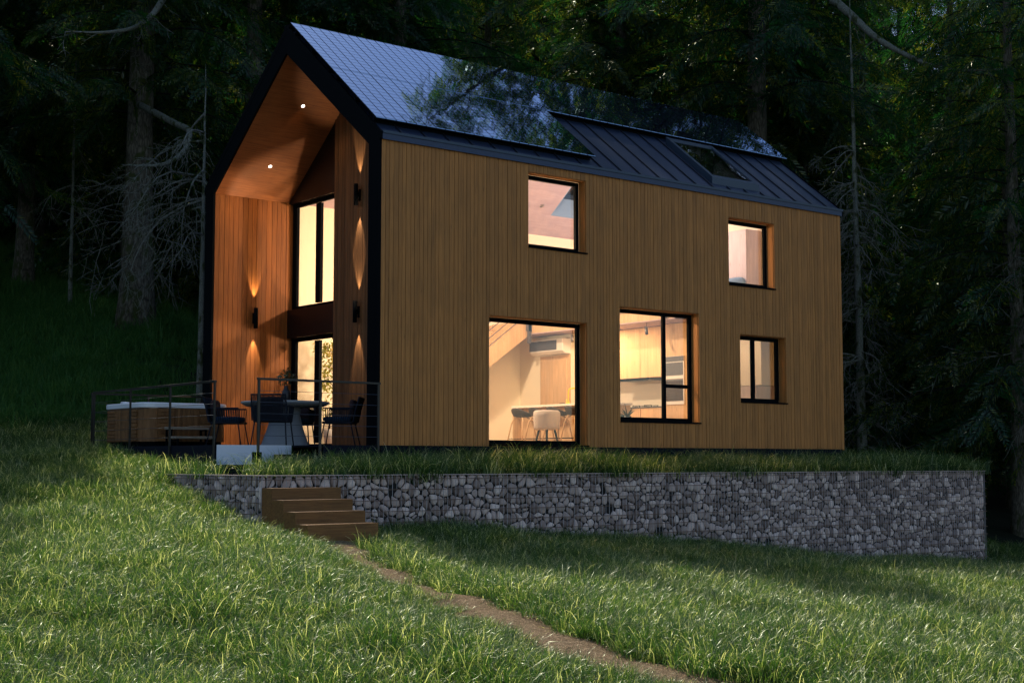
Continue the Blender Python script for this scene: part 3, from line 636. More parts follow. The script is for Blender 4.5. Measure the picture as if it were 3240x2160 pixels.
# ------------------------------------------------------------------ gabion wall
def clip(poly, a, b, c_):
    out = []
    for i in range(len(poly)):
        p, q = poly[i], poly[(i+1) % len(poly)]
        dp = a*p[0]+b*p[1]-c_; dq = a*q[0]+b*q[1]-c_
        if dp <= 0: out.append(p)
        if dp*dq < 0:
            t = dp/(dp-dq); out.append((p[0]+t*(q[0]-p[0]), p[1]+t*(q[1]-p[1])))
    return out
def voronoi_stones(mb, U, V0, V1, mp, cell=0.115, keep=None):
    nu = int(U/cell); nv = int((V1-V0)/(cell*1.25)); pts = []
    for i in range(nu):
        for j in range(nv):
            if random.random() < 0.10: continue
            pts.append((cell*(i+0.5+0.5*(j % 2)+random.uniform(-.42, .42)), V0+(V1-V0)*(j+0.5+random.uniform(-.40, .40))/nv))
            if random.random() < 0.16: pts.append((pts[-1][0]+random.uniform(-.06, .06), pts[-1][1]+random.uniform(-.08, .08)))
    A = np.array(pts)
    for k, p in enumerate(pts):
        if random.random() < 0.008: continue
        if keep and not keep(*p): continue
        d = ((A-np.array(p))**2).sum(1); nb = np.argsort(d)[1:16]
        poly = [(p[0]-.3, p[1]-.3), (p[0]+.3, p[1]-.3), (p[0]+.3, p[1]+.3), (p[0]-.3, p[1]+.3)]
        for q in nb:
            qx, qy = A[q]; a, b = qx-p[0], qy-p[1]; L_ = math.hypot(a, b)
            if L_ < 1e-4: continue
            poly = clip(poly, a/L_, b/L_, (a*(p[0]+qx)/2+b*(p[1]+qy)/2)/L_-0.0055)
            if len(poly) < 3: break
        if len(poly) < 3: continue
        poly = clip(clip(poly, 0, 1, V1), 0, -1, -V0); poly = clip(clip(poly, 1, 0, U), -1, 0, 0)
        if len(poly) < 3: continue
        for _ in range(1):
            poly = [x for i in range(len(poly)) for x in ((0.75*poly[i][0]+0.25*poly[(i+1) % len(poly)][0], 0.75*poly[i][1]+0.25*poly[(i+1) % len(poly)][1]), (0.25*poly[i][0]+0.75*poly[(i+1) % len(poly)][0], 0.25*poly[i][1]+0.75*poly[(i+1) % len(poly)][1]))]
        m = len(poly)
        if m > 22: poly = poly[::2]; m = len(poly)
        cx = sum(x for x, _ in poly)/m; cy = sum(y for _, y in poly)/m; b = len(mb.v); r = random.random()
        rad = math.sqrt(sum((x-cx)**2+(y-cy)**2 for x, y in poly)/m); dep = min(0.05, rad*0.6)*random.uniform(0.7, 1.1); t0 = random.uniform(-.012, .012)
        tx, ty = random.uniform(-.25, .25), random.uniform(-.25, .25)
        for sc_, w in ((0.96, -0.05), (1.0, 0.0), (0.92, 0.5), (0.72, 0.82), (0.40, 0.97)):
            for (x, y) in poly:
                xx, yy = cx+(x-cx)*sc_, cy+(y-cy)*sc_; jj = random.uniform(-.004, .004)
                mb.v.append(mp(xx, yy, -0.02+t0+dep*w+(jj+((x-cx)*tx+(y-cy)*ty)*0.6 if w > 0.3 else 0)))
        mb.v.append(mp(cx, cy, -0.02+t0+dep))
        for i in range(4):
            for j in range(m):
                q = (j+1) % m; mb.face((b+i*m+j, b+i*m+q, b+(i+1)*m+q, b+(i+1)*m+j), r)
        for j in range(m): mb.face((b+4*m+j, b+4*m+(j+1) % m, b+5*m), r)
gab = thing('gabion_wall', 'long retaining wall of grey stones in wire mesh baskets', 'gabion wall')
ZT = -0.465; mb = MB(); mb2 = MB(); mbr = MB()
LG = GX1-GX0
bot = lambda u: -0.75-0.118*u
voronoi_stones(mb, LG, -2.75, ZT-0.004, lambda u, v, w: (GX0+u, GY+0.02-w, v), keep=lambda u, v: v > bot(u)-0.55)
voronoi_stones(mb, 3.6, -1.4, ZT-0.004, lambda u, v, w: (GX0+0.02-w, GY+u, v))
voronoi_stones(mb, 3.6, -2.75, ZT-0.004, lambda u, v, w: (GX1-0.02+w, GY+u, v))
o = mb.build('stones', M['stone'], gab, True); o['kind'] = 'stuff'
mb = MB(); mb.box(GX0+0.03, GX1-0.03, GY+0.035, GY+0.3, -2.9, ZT-0.03); mb.box(GX0+0.035, GX0+0.3, GY+0.3, 2.5, -2.0, ZT-0.03); mb.box(GX1-0.3, GX1-0.035, GY+0.3, 2.5, -2.9, ZT-0.03); mb.build('core', M['dark'], gab)
mb = MB()
u = 0.0
while u <= LG: mb.box(GX0+u-0.0028, GX0+u+0.0028, GY-0.038, GY-0.032, max(bot(u)-0.5, -2.8), ZT, 0.5); u += 0.0765
v = 0.0
while v <= 3.5: mb.box(GX0-0.038, GX0-0.032, GY+v-0.0028, GY+v+0.0028, -1.4, ZT, 0.5); mb.box(GX1+0.032, GX1+0.038, GY+v-0.0028, GY+v+0.0028, -2.8, ZT, 0.5); v += 0.0765
mb.build('upright_wires', M['wire'], gab)
mb = MB(); z = ZT-0.05
while z > -2.7:
    xs = GX0 if z > bot(0)-0.45 else GX0+(-0.75-0.45-z)/0.118
    if xs < GX1: mb.box(xs, GX1+0.04, GY-0.045, GY-0.0385, z-0.0045, z+0.0045, 0.5)
    mb.box(GX1+0.0385, GX1+0.045, GY-0.03, GY+3.5, z-0.0045, z+0.0045, 0.5)
    if z > -1.4: mb.box(GX0-0.045, GX0-0.0385, GY-0.03, GY+3.5, z-0.0045, z+0.0045, 0.5)
    z -= 0.158
mb.build('level_wires', M['rust'], gab)
mb = MB(); mb.box(GX0-0.035, GX1+0.035, GY-0.035, GY+0.09, ZT, ZT+0.012, 0.5); mb.box(GX0-0.035, GX0+0.09, GY+0.09, 2.6, ZT, ZT+0.012, 0.5); mb.build('capping', M['stone'], gab)
# ------------------------------------------------------------------ hot tub and its step
def rrect(x0, x1, y0, y1, r, k=7):
    P = []
    for (cx, cy, a0) in ((x1-r, y0+r, -PI/2), (x1-r, y1-r, 0), (x0+r, y1-r, PI/2), (x0+r, y0+r, PI)):
        for i in range(k+1): a = a0+PI/2*i/k; P.append((cx+r*math.cos(a), cy+r*math.sin(a)))
    return P
def loft(mb, rings, r=0.5, m=0, cap=True):
    b = len(mb.v); n = len(rings[0])
    for q in rings: mb.v += q
    for i in range(len(rings)-1):
        for j in range(n): mb.face((b+i*n+j, b+i*n+(j+1) % n, b+(i+1)*n+(j+1) % n, b+(i+1)*n+j), r, m)
    if cap: mb.face(tuple(b+j for j in range(n))[::-1], r, m); mb.face(tuple(b+(len(rings)-1)*n+j for j in range(n)), r, m)
tub = thing('hot_tub', 'square hot tub with white rim and brown slatted cabinet on the deck', 'hot tub', (-2.2, 4.2, 0))
TX, TY = 1.70, 1.80
def rr(e, z, r=0.28): return [(x, y, z) for x, y in rrect(-e, TX+e, -e, TY+e, r+e)]
mb = MB(); loft(mb, [rr(-0.06, 0.005), rr(-0.06, 0.095)]); mb.build('base', M['black'], tub)
mb = MB(); loft(mb, [rr(-0.012, 0.09), rr(-0.012, 0.685)])
for side in range(2):   # corner slats (level) and middle boards (upright) standing proud of the cabinet
    ln = TX if side == 0 else TY
    mp = (lambda u, v, w: (u, -w, v)) if side == 0 else (lambda u, v, w: (-w, u, v))
    for (a, b) in ((0.27, 0.58), (ln-0.62, ln-0.27)):
        for k in range(9): z = 0.10+k*0.0648; mb.mbox(mp, a, b, z, z+0.050, -0.006, 0.020)
    u = 0.60
    while u < ln-0.66: w = random.choice((0.05, 0.07)); mb.mbox(mp, u, u+w-0.006, 0.10, 0.68, -0.006, 0.014); u += w
P = rrect(-0.012, TX+0.012, -0.012, TY+0.012, 0.292, 7)
mb.build('cabinet', M['tubw'], tub)
mb = MB()
loft(mb, [rr(0.012, 0.69), rr(0.022, 0.70), rr(0.025, 0.765), rr(0.012, 0.785), rr(-0.16, 0.785, 0.28), rr(-0.24, 0.70, 0.28), rr(-0.28, 0.42, 0.28)])
mb.build('rim', M['white'], tub)
mb = MB(); mb.tube([(0.25, 1.2, 0.79), (0.27, 1.55, 0.815), (0.45, 1.66, 0.815), (0.75, 1.66, 0.79)], 0.035, 8); mb.build('headrest', M['white'], tub, True)
st = thing('step_stool', 'low two tread timber step beside the hot tub', 'step stool', (-1.88, 3.5, 0))
mb = MB(); mb.box(0.0, 0.74, 0.26, 0.52, 0.30, 0.345); mb.build('tread', M['greyw'], st, bevel=0.003)
mb = MB(); mb.box(-0.03, 0.73, 0.0, 0.25, 0.135, 0.175); mb.build('tread', M['greyw'], st, bevel=0.003)
for x in (0.03, 0.69):
    mb = MB(); mb.box(x-0.015, x+0.015, 0.28, 0.31, 0.0, 0.299); mb.box(x-0.015, x+0.015, 0.47, 0.50, 0.0, 0.299); mb.box(x-0.015, x+0.015, 0.02, 0.05, 0.0, 0.134); mb.box(x-0.014, x+0.014, 0.051, 0.279, 0.09, 0.12)
    mb.box(x-0.013, x+0.013, 0.26, 0.50, 0.28, 0.2985); mb.build('leg_frame', M['black'], st)

# ------------------------------------------------------------------ outdoor table, chairs, vase
tb = thing('outdoor_table', 'round speckled concrete dining table on a flared pedestal', 'table', (-0.64, 1.93, 0))
mb = MB(); mb.lathe([(0.60, 0.665), (0.66, 0.672), (0.745, 0.715), (0.755, 0.735), (0.748, 0.75)], n=48); mb.build('tabletop', M['concrete'], tb, True, bevel=0.0)
mb = MB(); mb.lathe([(0.43, 0.0), (0.40, 0.03), (0.31, 0.28), (0.25, 0.52), (0.27, 0.664)], n=36); mb.build('pedestal', M['ped'], tb, True)
def make_chair(label):
    t = thing('rope_armchair', label, 'armchair', group='rope armchairs around the outdoor table')
    for sx in (1, -1):
        for (y0, y1) in ((0.22, 0.29), (-0.22, -0.31)):
            mb = MB(); mb.tube([(sx*0.25, y0, 0.40), (sx*0.29, y1, 0.0)], 0.011, 8); mb.build('leg', M['rope'], t, True)
    mb = MB(); loft(mb, [[(x, y, z) for x, y in rrect(-0.28, 0.28, -0.26, 0.27, 0.06, 4)] for z in (0.375, 0.41)]); mb.build('seat', M['rope'], t)
    mb = MB(); loft(mb, [[(x, y, z) for x, y in rrect(-0.25+e, 0.25-e, -0.22+e, 0.25-e, 0.07, 4)] for z, e in ((0.412, 0.015), (0.43, 0), (0.475, 0), (0.492, 0.02))]); mb.build('cushion', M['cush'], t, True)
    # plan path of the shell: right front, back, left front
    def path(e, k=40):
        P = [(0.28+e, 0.24), (0.29+e, 0.0), (0.285+e, -0.16), (0.22+e*0.7, -0.27-e), (0.0, -0.31-e), (-0.22-e*0.7, -0.27-e), (-0.285-e, -0.16), (-0.29-e, 0.0), (-0.28-e, 0.24)]
        P = np.array(P); d = np.r_[0, np.cumsum(np.hypot(*np.diff(P, axis=0).T))]; s_ = np.linspace(0, d[-1], k)
        return np.stack([np.interp(s_, d, P[:, 0]), np.interp(s_, d, P[:, 1])], 1)
    A = path(-0.01); B = path(0.02); mb = MB()
    mb.tube([(x, y, 0.40) for x, y in A], 0.012, 6); mb.tube([(x, y, 0.635) for x, y in B], 0.014, 6)
    mb.build('arm_frame', M['rope'], t, True)
    for nm, lo, hi in (('armrest', 0, 13), ('armrest', 27, 40)):
        mb = MB()
        for a, b in list(zip(A, B))[lo:hi]: mb.tube([(a[0], a[1], 0.40), (b[0], b[1], 0.635)], 0.0075, 5, cap=False)
        mb.build(nm, M['rope'], t)
    mb = MB(); C_ = np.linspace(-0.27, 0.27, 27)
    for x in C_: mb.tube([(x*0.95, -0.27, 0.40), (x, -0.315, 0.62), (x, -0.365, 0.81)], 0.0085, 5, cap=False)
    mb.tube([(-0.28, -0.27, 0.40), (-0.285, -0.315, 0.62), (-0.285, -0.37, 0.815), (0.285, -0.37, 0.815), (0.285, -0.315, 0.62), (0.28, -0.27, 0.40)], 0.014, 6)
    mb.build('backrest', M['rope'], t)
    mb = MB(); loft(mb, [[(x, -0.24+yy+0.0, 0.62+z) for x, z in rrect(-0.20+e, 0.20-e, -0.16+e, 0.16-e, 0.05, 4)] for yy, e in ((-0.035, 0.03), (-0.01, 0.0), (0.03, 0.0), (0.055, 0.03))]); mb.build('pillow', M['pillow'], t, True)
    return t
ch = make_chair('navy rope armchair on the near side of the table, back to the viewer'); yaw = 0.896
tc = Vector((-0.64, 1.93)); 
spots = [(-131, 1.02, None), (139, 0.98, 'navy rope armchair on the left of the table beside the hot tub'), (-41, 0.94, 'navy rope armchair on the right of the table near the porch post'), (49, 0.95, 'navy rope armchair behind the table before the glazed door')]
for i, (a, r_, lb) in enumerate(spots):
    p = (tc.x+r_*math.cos(R(a)), tc.y+r_*math.sin(R(a)), 0.0); rz = R(a)+PI/2
    if i == 0: ch.location = p; ch.rotation_euler = (0, 0, rz)
    else: dup(ch, p, rz, lb)
def leafcluster(mb, c, n, spread, size, mat=0, drop=0.3, seed=None):
    for _ in range(n):
        d = Vector((random.gauss(0, 1), random.gauss(0, 1), random.gauss(0, 1))); d.normalize(); p = Vector(c)+Vector((d.x*spread[0], d.y*spread[1], d.z*spread[2]))*random.random()**0.5
        a = Vector((random.gauss(0, 1), random.gauss(0, 1), random.gauss(-drop, 0.6))).normalized(); b = a.orthogonal().normalized(); b.rotate(Matrix.Rotation(random.uniform(0, 6.28), 3, a))
        s = size*random.uniform(0.6, 1.3); n_ = a.cross(b); i = len(mb.v)
        mb.v += [tuple(p), tuple(p+a*s*0.45+b*s*0.27+n_*s*.05), tuple(p+a*s), tuple(p+a*s*0.45-b*s*0.27+n_*s*.05)]; mb.face((i, i+1, i+2, i+3), random.random(), mat)
vs = thing('vase', 'black vase with a dark leafy sprig on the concrete table', 'vase', (-0.60, 1.98, 0.75))
mb = MB(); mb.lathe([(0.055, 0), (0.075, 0.05), (0.08, 0.12), (0.065, 0.19), (0.035, 0.24), (0.03, 0.265), (0.04, 0.285)], n=20); mb.build('body', M['ceramic'], vs, True)
mb = MB(); mb2_ = MB()
for k in range(9):
    a = k*0.9; tip = Vector((math.cos(a)*random.uniform(.05, .17), math.sin(a)*random.uniform(.05, .17), random.uniform(.36, .56)))
    mb.tube([(0, 0, 0.25), tuple(tip*0.6+Vector((0, 0, 0.1))), tuple(tip)], 0.003, 4); leafcluster(mb2_, tuple(tip*0.95), 12, (.06, .06, .08), 0.075)
mb.build('stems', M['twig'], vs); mb2_.build('leaves', M['darkleaf'], vs)

# ------------------------------------------------------------------ indoor things
isl = thing('kitchen_island', 'long pale kitchen island with the four bar stools', 'kitchen island', (6.2, 1.25, 0))
mb = MB(); mb.box(0.0, 0.62, 0.0, 2.73, 0.012, 0.855); mb.build('base', M['ply'], isl)
mb = MB(); mb.box(-0.22, 0.66, -0.02, 2.77, 0.856, 0.90); mb.build('countertop', M['counter'], isl, bevel=0.003)
mb = MB(); mb.box(-0.20, -0.14, -0.02, 0.04, 0.012, 0.855); mb.box(-0.2, -0.001, 2.71, 2.75, 0.012, 0.855); mb.build('side_panel', M['ply'], isl)
fa = thing('faucet', 'yellow kitchen faucet on the island', 'faucet', (6.35, 2.60, 0.90))
mb = MB(); mb.tube([(0, 0, 0), (0, 0, 0.05)], 0.03, 12); mb.tube([(0, 0, 0.05), (0, 0, 0.27), (0, -0.02, 0.31), (0, -0.06, 0.33), (0, -0.24, 0.33), (0, -0.27, 0.31), (0, -0.28, 0.27)], 0.016, 10); mb.tube([(0, 0.02, 0.035), (0, 0.07, 0.04)], 0.012, 8); mb.tube([(0, .065, .03), (0, .065, .12)], 0.008, 8); mb.build('spout', M['yellow'], fa, True)
def bar_stool(label):
    t = thing('bar_stool', label, 'bar stool', group='bar stools along the kitchen island')
    mb = MB(); rings = []
    for s_, z in ((0.10, 0.645), (0.18, 0.655), (0.215, 0.69), (0.225, 0.73)):
        q = []
        for j in range(28):
            a = 2*PI*j/28; lift = max(0, -math.cos(a))**1.5
            q.append((s_*math.cos(a)*1.0, s_*math.sin(a)*1.05, z+(0.10*lift if s_ > 0.2 else 0.03*lift if s_ > 0.15 else 0)))
        rings.append(q)
    inner_ = [[(x*0.93, y*0.93, z+0.002) for x, y, z in q] for q in rings[::-1]]
    loft(mb, rings+inner_); mb.build('seat', M['seatbr'], t, True)
    for sx in (1, -1):
        for sy in (1, -1):
            mb = MB(); mb.tube([(sx*0.07, sy*0.07, 0.64), (sx*0.12, sy*0.13, 0.61), (sx*0.16, sy*0.165, 0.5), (sx*0.235, sy*0.235, 0.012)], [0.016, 0.017, 0.015, 0.010], 8); mb.build('leg', M['ply'], t, True)
    mb = MB(); c4 = [(0.20, 0.20, 0.20), (-0.20, 0.20, 0.20), (-0.20, -0.20, 0.20), (0.20, -0.20, 0.20)]
    for i in range(4): mb.tube([c4[i], c4[(i+1) % 4]], 0.006, 6)
    mb.build('footrest', M['black'], t)
    return t
b0 = bar_stool('bar stool at the far left end of the island'); b0.location = (5.72, 3.33, 0); b0.rotation_euler = (0, 0, 0.1)
for k, lb in ((1, 'second bar stool from the left end of the island'), (2, 'third bar stool from the left end of the island'), (3, 'rightmost bar stool, half hidden by the window frame')):
    dup(b0, (5.72, 3.33-0.56*k, 0), 0.1-0.05*k, lb)
pf = thing('round_chair', 'low pale drum shaped chair on short black legs by the big window', 'chair', (4.80, 1.45, 0))
mb = MB(); mb.lathe([(0.20, 0.34), (0.245, 0.36), (0.25, 0.40), (0.262, 0.62), (0.255, 0.685), (0.22, 0.715), (0.10, 0.722), (0.01, 0.722)], n=36); mb.build('seat', M['boucle'], pf, True)
for k in range(4):
    a = R(45+90*k+6); mb = MB(); mb.tube([(0.15*math.cos(a), 0.15*math.sin(a), 0.345), (0.23*math.cos(a), 0.23*math.sin(a), 0.012)], [0.022, 0.013], 8); mb.build('leg', M['black'], pf, True)
dr = thing('door', 'flush pale oak inner door under the air conditioner', 'door', (7.78, 4.18, 0))
mb = MB(); mb.box(-0.0, 0.018, 0.0, 1.04, 0.012, 2.10); mb.build('door_frame', M['ply'], dr)
mb = MB(); mb.box(-0.02, -0.002, 0.10, 0.94, 0.015, 2.0); mb.build('door_leaf', M['ply'], dr, bevel=0.004)
mb = MB(); mb.tube([(-0.021, 0.18, 1.02), (-0.06, 0.18, 1.02), (-0.06, 0.30, 1.02)], 0.009, 8); mb.build('handle', M['applgrey'], dr)
ac = thing('air_conditioner', 'white wall air conditioner with dark grille above the inner door', 'air conditioner', (7.55, 4.18, 2.12))
mb = MB(); mb.prism([(0.245, 0.0), (0.08, 0.0), (0.0, 0.06), (0.0, 0.33), (0.245, 0.33)], 0.0, 1.15, 'y', 0.5); mb.build('body', M['applwhite'], ac, bevel=0.008)
mb = MB(); mb.box(-0.006, -0.0005, 0.20, 1.14, 0.085, 0.30); mb.build('grille', M['applgrey'], ac)
# wall cabinets, hood, worktop
kc = thing('base_cabinet', 'pale oak base cabinets under the cooktop', 'cabinet', (7.82, 1.36, 0))
mb = MB(); mb.box(0.0, 0.59, 0, 2.5, 0.012, 0.845)
for k in range(4): mb.box(-0.018, -0.001, 0.01+0.62*k, 0.61+0.62*k, 0.08, 0.835)
mb.build('body', M['ply'], kc)
mb = MB(); mb.box(-0.03, 0.59, 0, 2.52, 0.846, 0.866); mb.build('worktop', M['applgrey'], kc)
bs = MB(); bs.box(8.40, 8.418, 1.36, 3.85, 0.867, 1.48); o = bs.build('backsplash', M['counter'], kc); o.location = (-7.82, -1.36, 0)
wc = thing('wall_cabinet', 'tall pale oak wall cabinets above the cooktop', 'cabinet', (8.0, 1.36, 1.49))
mb = MB(); mb.box(0.02, 0.41, 0, 2.5, 0, 1.055)
for k in range(3): mb.box(0.0, 0.018, 0.005+0.83*k, 0.825+0.83*k, 0.004, 1.05)
mb.build('body', M['ply'], wc)
hd = thing('range_hood', 'slim black range hood under the wall cabinets', 'range hood', (7.90, 1.85, 1.44))
mb = MB(); mb.box(0, 0.45, 0, 0.95, 0.0, 0.035, .5); mb.build('body', M['applgrey'], hd)
mb = MB(); mb.box(-0.012, -0.001, -0.02, 0.97, -0.01, 0.045, .5); mb.build('trim', M['black'], hd)
ct = thing('cooktop', 'gas cooktop with black grates on the worktop', 'cooktop', (7.9, 1.85, 0.867))
mb = MB(); mb.box(0, 0.42, 0, 0.62, 0, 0.008, .5); mb.build('plate', M['applgrey'], ct)
for (x, y) in ((0.11, 0.13), (0.31, 0.13), (0.11, 0.48), (0.31, 0.48)):
    mb = MB(); mb.lathe([(0.05, 0.009), (0.045, 0.022), (0.02, 0.026)], (x, y, 0), 14)
    mb.box(x-0.10, x+0.10, y-0.005, y+0.005, 0.035, 0.045); mb.box(x-0.005, x+0.005, y-0.10, y+0.10, 0.0455, 0.05)
    for dx, dy in ((-.095, 0), (.095, 0), (0, -.095), (0, .095)): mb.box(x+dx-.006, x+dx+.006, y+dy-.006, y+dy+.006, 0.009, 0.05)
    mb.build('burner', M['black'], ct)
oc = thing('oven_cabinet', 'tall oak cabinet column holding the two ovens', 'cabinet', (7.80, TF+0.002, 0))
mb = MB(); mb.box(0, 0.6, 0, 1.02, 0.012, 2.54); mb.build('body', M['ply'], oc)
for nm, z0, z1, lab, rim in (('microwave_oven', 1.41, 1.87, 'compact grey oven above the larger one in the oak column', .04), ('oven', 0.89, 1.40, 'larger built in oven with dark glass door in the oak column', .05)):
    t = thing(nm, lab, 'oven', (7.80, 0.69, z0)); h = z1-z0
    mb = MB(); mb.box(-0.022, -0.001, 0, 0.56, 0, h, .5); mb.build('body', M['applwhite'] if nm == 'oven' else M['applwhite'], t)
    mb = MB(); mb.box(-0.03, -0.023, 0.03, 0.54, 0.07, h-0.13 if nm != 'oven' else h-0.03, .5); mb.build('glass_door', M['ovenglass'] if nm == 'oven' else M['applgrey'], t)
    mb = MB(); mb.box(-0.03, -0.023, 0.005, 0.555, h-0.11, h-0.005, .5) if nm != 'oven' else mb.box(-0.029, -0.0235, 0.03, 0.54, h-0.025, h-0.004, .5); mb.build('control_panel', M['applgrey'], t)
    if nm == 'oven':
        mb = MB()
        for k in range(6): mb.box(-0.033, -0.0305, 0.26, 0.50, 0.14+k*0.045, 0.144+k*0.045)
        mb.build('rack', M['applgrey'], t)
for i, (y, lb) in enumerate(((3.45, 'small grey spotlight hanging under the mezzanine seen in the tall window'), (1.45, 'small grey spotlight hanging above the kitchen worktop'))):
    t = thing('ceiling_spotlight', lb, 'spotlight', (7.30, 1.27 if i else 3.56, 2.55), 0, 'small spotlights under the mezzanine')
    mb = MB(); mb.tube([(0, 0, 0), (0, 0, -0.09)], 0.006, 6); mb.tube([(0.02, 0.03, -0.09), (-0.03, -0.04, -0.24)], 0.032, 12); mb.build('body', M['applgrey'], t, True)
# window sill plants
def succulent(label, loc, s, kind):
    t = thing('potted_succulent' if kind else 'potted_cactus', label, 'potted plant', loc)
    mb = MB(); mb.lathe([(0.05*s, 0), (0.062*s, 0.01), (0.068*s, 0.085*s), (0.060*s, 0.085*s), (0.058*s, 0.07*s)], n=18); mb.build('pot', M['ceramic'] if kind else M['potw'], t, True)
    mb = MB()
    if kind:
        for k in range(22):
            a = k*2.4; e = 0.25+0.9*random.random(); L_ = 0.17*s*random.uniform(.7, 1.2)
            mb.tube([(0, 0, 0.07*s), (math.cos(a)*0.3*L_, math.sin(a)*0.3*L_, 0.07*s+0.5*L_*e), (math.cos(a)*0.7*L_, math.sin(a)*0.7*L_, 0.07*s+L_*e)], [0.010*s, 0.009*s, 0.0015], 5)
    else: mb.lathe([(0.03*s, 0.07*s), (0.05*s, 0.10*s), (0.045*s, 0.14*s), (0.02*s, 0.16*s)], n=14)
    mb.build('leaves', M['darkleaf'], t)
succulent('spiky succulent in a dark pot on the kitchen window sill', (5.95, 0.42, 0.50), 1.2, 1)
succulent('small round cactus in a white pot at the left of the kitchen window sill', (5.80, 0.42, 0.50), 0.8, 0)
mb = MB(); mb.box(5.39, 7.49, TF, 0.50, 0.455, 0.499); mb.build('inner_sill', M['potw'], house)
# end room furniture
def wardrobe(label, x, y0, y1, z0, z1, mat, seams, grp=None):
    t = thing('wardrobe', label, 'wardrobe', (x, y0, z0)); mb = MB(); mb.box(0.02, 0.5, 0, y1-y0, 0, z1-z0); mb.build('body', mat, t)
    e = [0]+[s-y0 for s in seams]+[y1-y0]
    for a, b in zip(e[:-1], e[1:]): mb = MB(); mb.box(0.0, 0.018, a+0.003, b-0.003, 0.01, z1-z0-0.005); mb.build('door', mat, t)
    return t
wardrobe('floor to ceiling pinkish oak wardrobe in the upstairs bedroom', 11.08, 1.95, 5.9, 2.835, 4.95, M['ply_pink'], [2.47, 3.4, 4.6])
wardrobe('tall beige cupboard seen through the small ground floor window', 11.08, 1.55, 5.9, 1.42, 2.5, M['counter'], [1.88, 2.25, 3.2])
lg = thing('low_cabinet', 'low pale cabinet below the beige cupboard', 'cabinet', (10.9, 1.55, 0.0)); mb = MB(); mb.box(0, 0.7, 0, 4.3, 0.012, 1.40); mb.build('body', M['ply_pink'], lg)
hb = thing('bed', 'bed with rounded blue headboard under the bedroom window', 'bed', (9.54, 1.66, 2.83))
mb = MB(); loft(mb, [[(x, y, z) for y, z in rrect(0.0, 1.7, 0.0, 1.02, 0.10, 5)] for x in (0.0, 0.1)]); o = mb.build('headboard', M['blue'], hb, True); o.location = (1.36, 0.25, 0)
mb = MB(); mb.box(-0.7, 1.33, 0.3, 1.9, 0.15, 0.5); mb.build('mattress', M['white'], hb, bevel=0.05)
# ficus behind the porch glazing
fc = thing('ficus_tree', 'tall leafy indoor ficus in a pot behind the porch door', 'potted tree', (2.30, 5.12, 0.012))
mb = MB(); mb.lathe([(0.15, 0), (0.19, 0.02), (0.22, 0.36), (0.20, 0.37), (0.19, 0.33)], n=24); mb.build('pot', M['potw'], fc, True)
mb = MB(); mb2_ = MB()
mb.tube([(0, 0, 0.3), (0.03, 0.02, 0.8), (-0.02, 0.0, 1.3), (0.02, 0.03, 1.8)], [0.025, 0.02, 0.015, 0.006], 8)
for k in range(38):
    z = random.uniform(0.6, 2.0); a = random.uniform(0, 6.28); l = random.uniform(.25, .5)*(1-abs(z-1.3)*0.5); e = Vector((math.cos(a)*l, math.sin(a)*l, random.uniform(.0, .25)))
    p = Vector((0, 0, z)); mb.tube([tuple(p), tuple(p+e*0.6+Vector((0, 0, .08))), tuple(p+e)], [0.008, 0.005, 0.002], 5)
    leafcluster(mb2_, tuple(p+e*0.85), 20, (.16, .16, .20), 0.085, drop=0.8)
mb.build('trunk', M['deadw'], fc, True); mb2_.build('leaves', M['leaf'], fc)
# low drawer unit and frame seen through the glazed door
sb = thing('sideboard', 'low open metal shelf behind the glazed door', 'shelf', (2.6, 5.45, 0.012))
mb = MB()
for x in (0, 0.5, 1.0):
    for y in (0, 0.35): mb.box(x, x+0.02, y, y+0.02, 0, 0.55)
mb.box(0, 1.02, 0, 0.37, 0.551, 0.57); mb.box(0, 1.02, 0, 0.37, 0.28, 0.295); mb.build('frame', M['black'], sb)

# ------------------------------------------------------------------ fir trees
def twig_tpl(L_, seed, nl=0.13):
    rs = np.random.RandomState(seed); st = 0.066; n = int(L_/st); V = []; Rn = []
    for i in range(n):
        t = (i+0.5)/n; x = L_*t; z = -0.25*L_*t*t
        for s_ in (1, -1):
            a = R(58-22*t+rs.uniform(-9, 9)); l = nl*(0.62+0.5*math.sin(PI*min(1, t*0.9+0.12)))*rs.uniform(.85, 1.1); w = 0.0165*(nl/0.18)
            d = np.array([math.cos(a), s_*math.sin(a), rs.uniform(-.22, .22)-0.12]); d /= np.linalg.norm(d); p = np.array([x, 0, z]); pr = np.array([-d[1], d[0], rs.uniform(-.4, .4)]); pr /= np.linalg.norm(pr)
            V += [p, p+d*l*0.45+pr*w, p+d*l, p+d*l*0.45-pr*w]; Rn.append(rs.uniform(0, .25))
    # stem as thin quads
    P = [np.array([L_*t, 0, -0.25*L_*t*t]) for t in (0, .35, .7, 1)]
    sv = []
    for a, b in zip(P[:-1], P[1:]):
        for up in (np.array([0, .006, 0]), np.array([0, 0, .006])): sv += [a-up, b-up*0.7, b+up*0.7, a+up]
    return np.array(V), np.array(Rn), np.array(sv)
TPL = [twig_tpl(l, i+1, nl) for i, (l, nl) in enumerate(((0.8, .18), (1.0, .20), (1.2, .22), (1.4, .23), (1.0, .20), (0.9, .19)))]
def rot_from(d, roll):
    x = d/np.linalg.norm(d); up = np.array([0, 0, 1.0]) if abs(x[2]) < 0.95 else np.array([1.0, 0, 0])
    y = np.cross(up, x); y /= np.linalg.norm(y); z = np.cross(x, y); c, s = math.cos(roll), math.sin(roll)
    return np.stack([x, y*c+z*s, -y*s+z*c], 1)
def limb_path(az, L_, rise, sag, n=7):
    t = np.linspace(0, 1, n); wob = RS.uniform(-.12, .12); h = np.stack([np.cos(az+wob*t), np.sin(az+wob*t)], 1)*(L_*t)[:, None]
    return np.column_stack([h, L_*(rise*t-sag*t**2)])
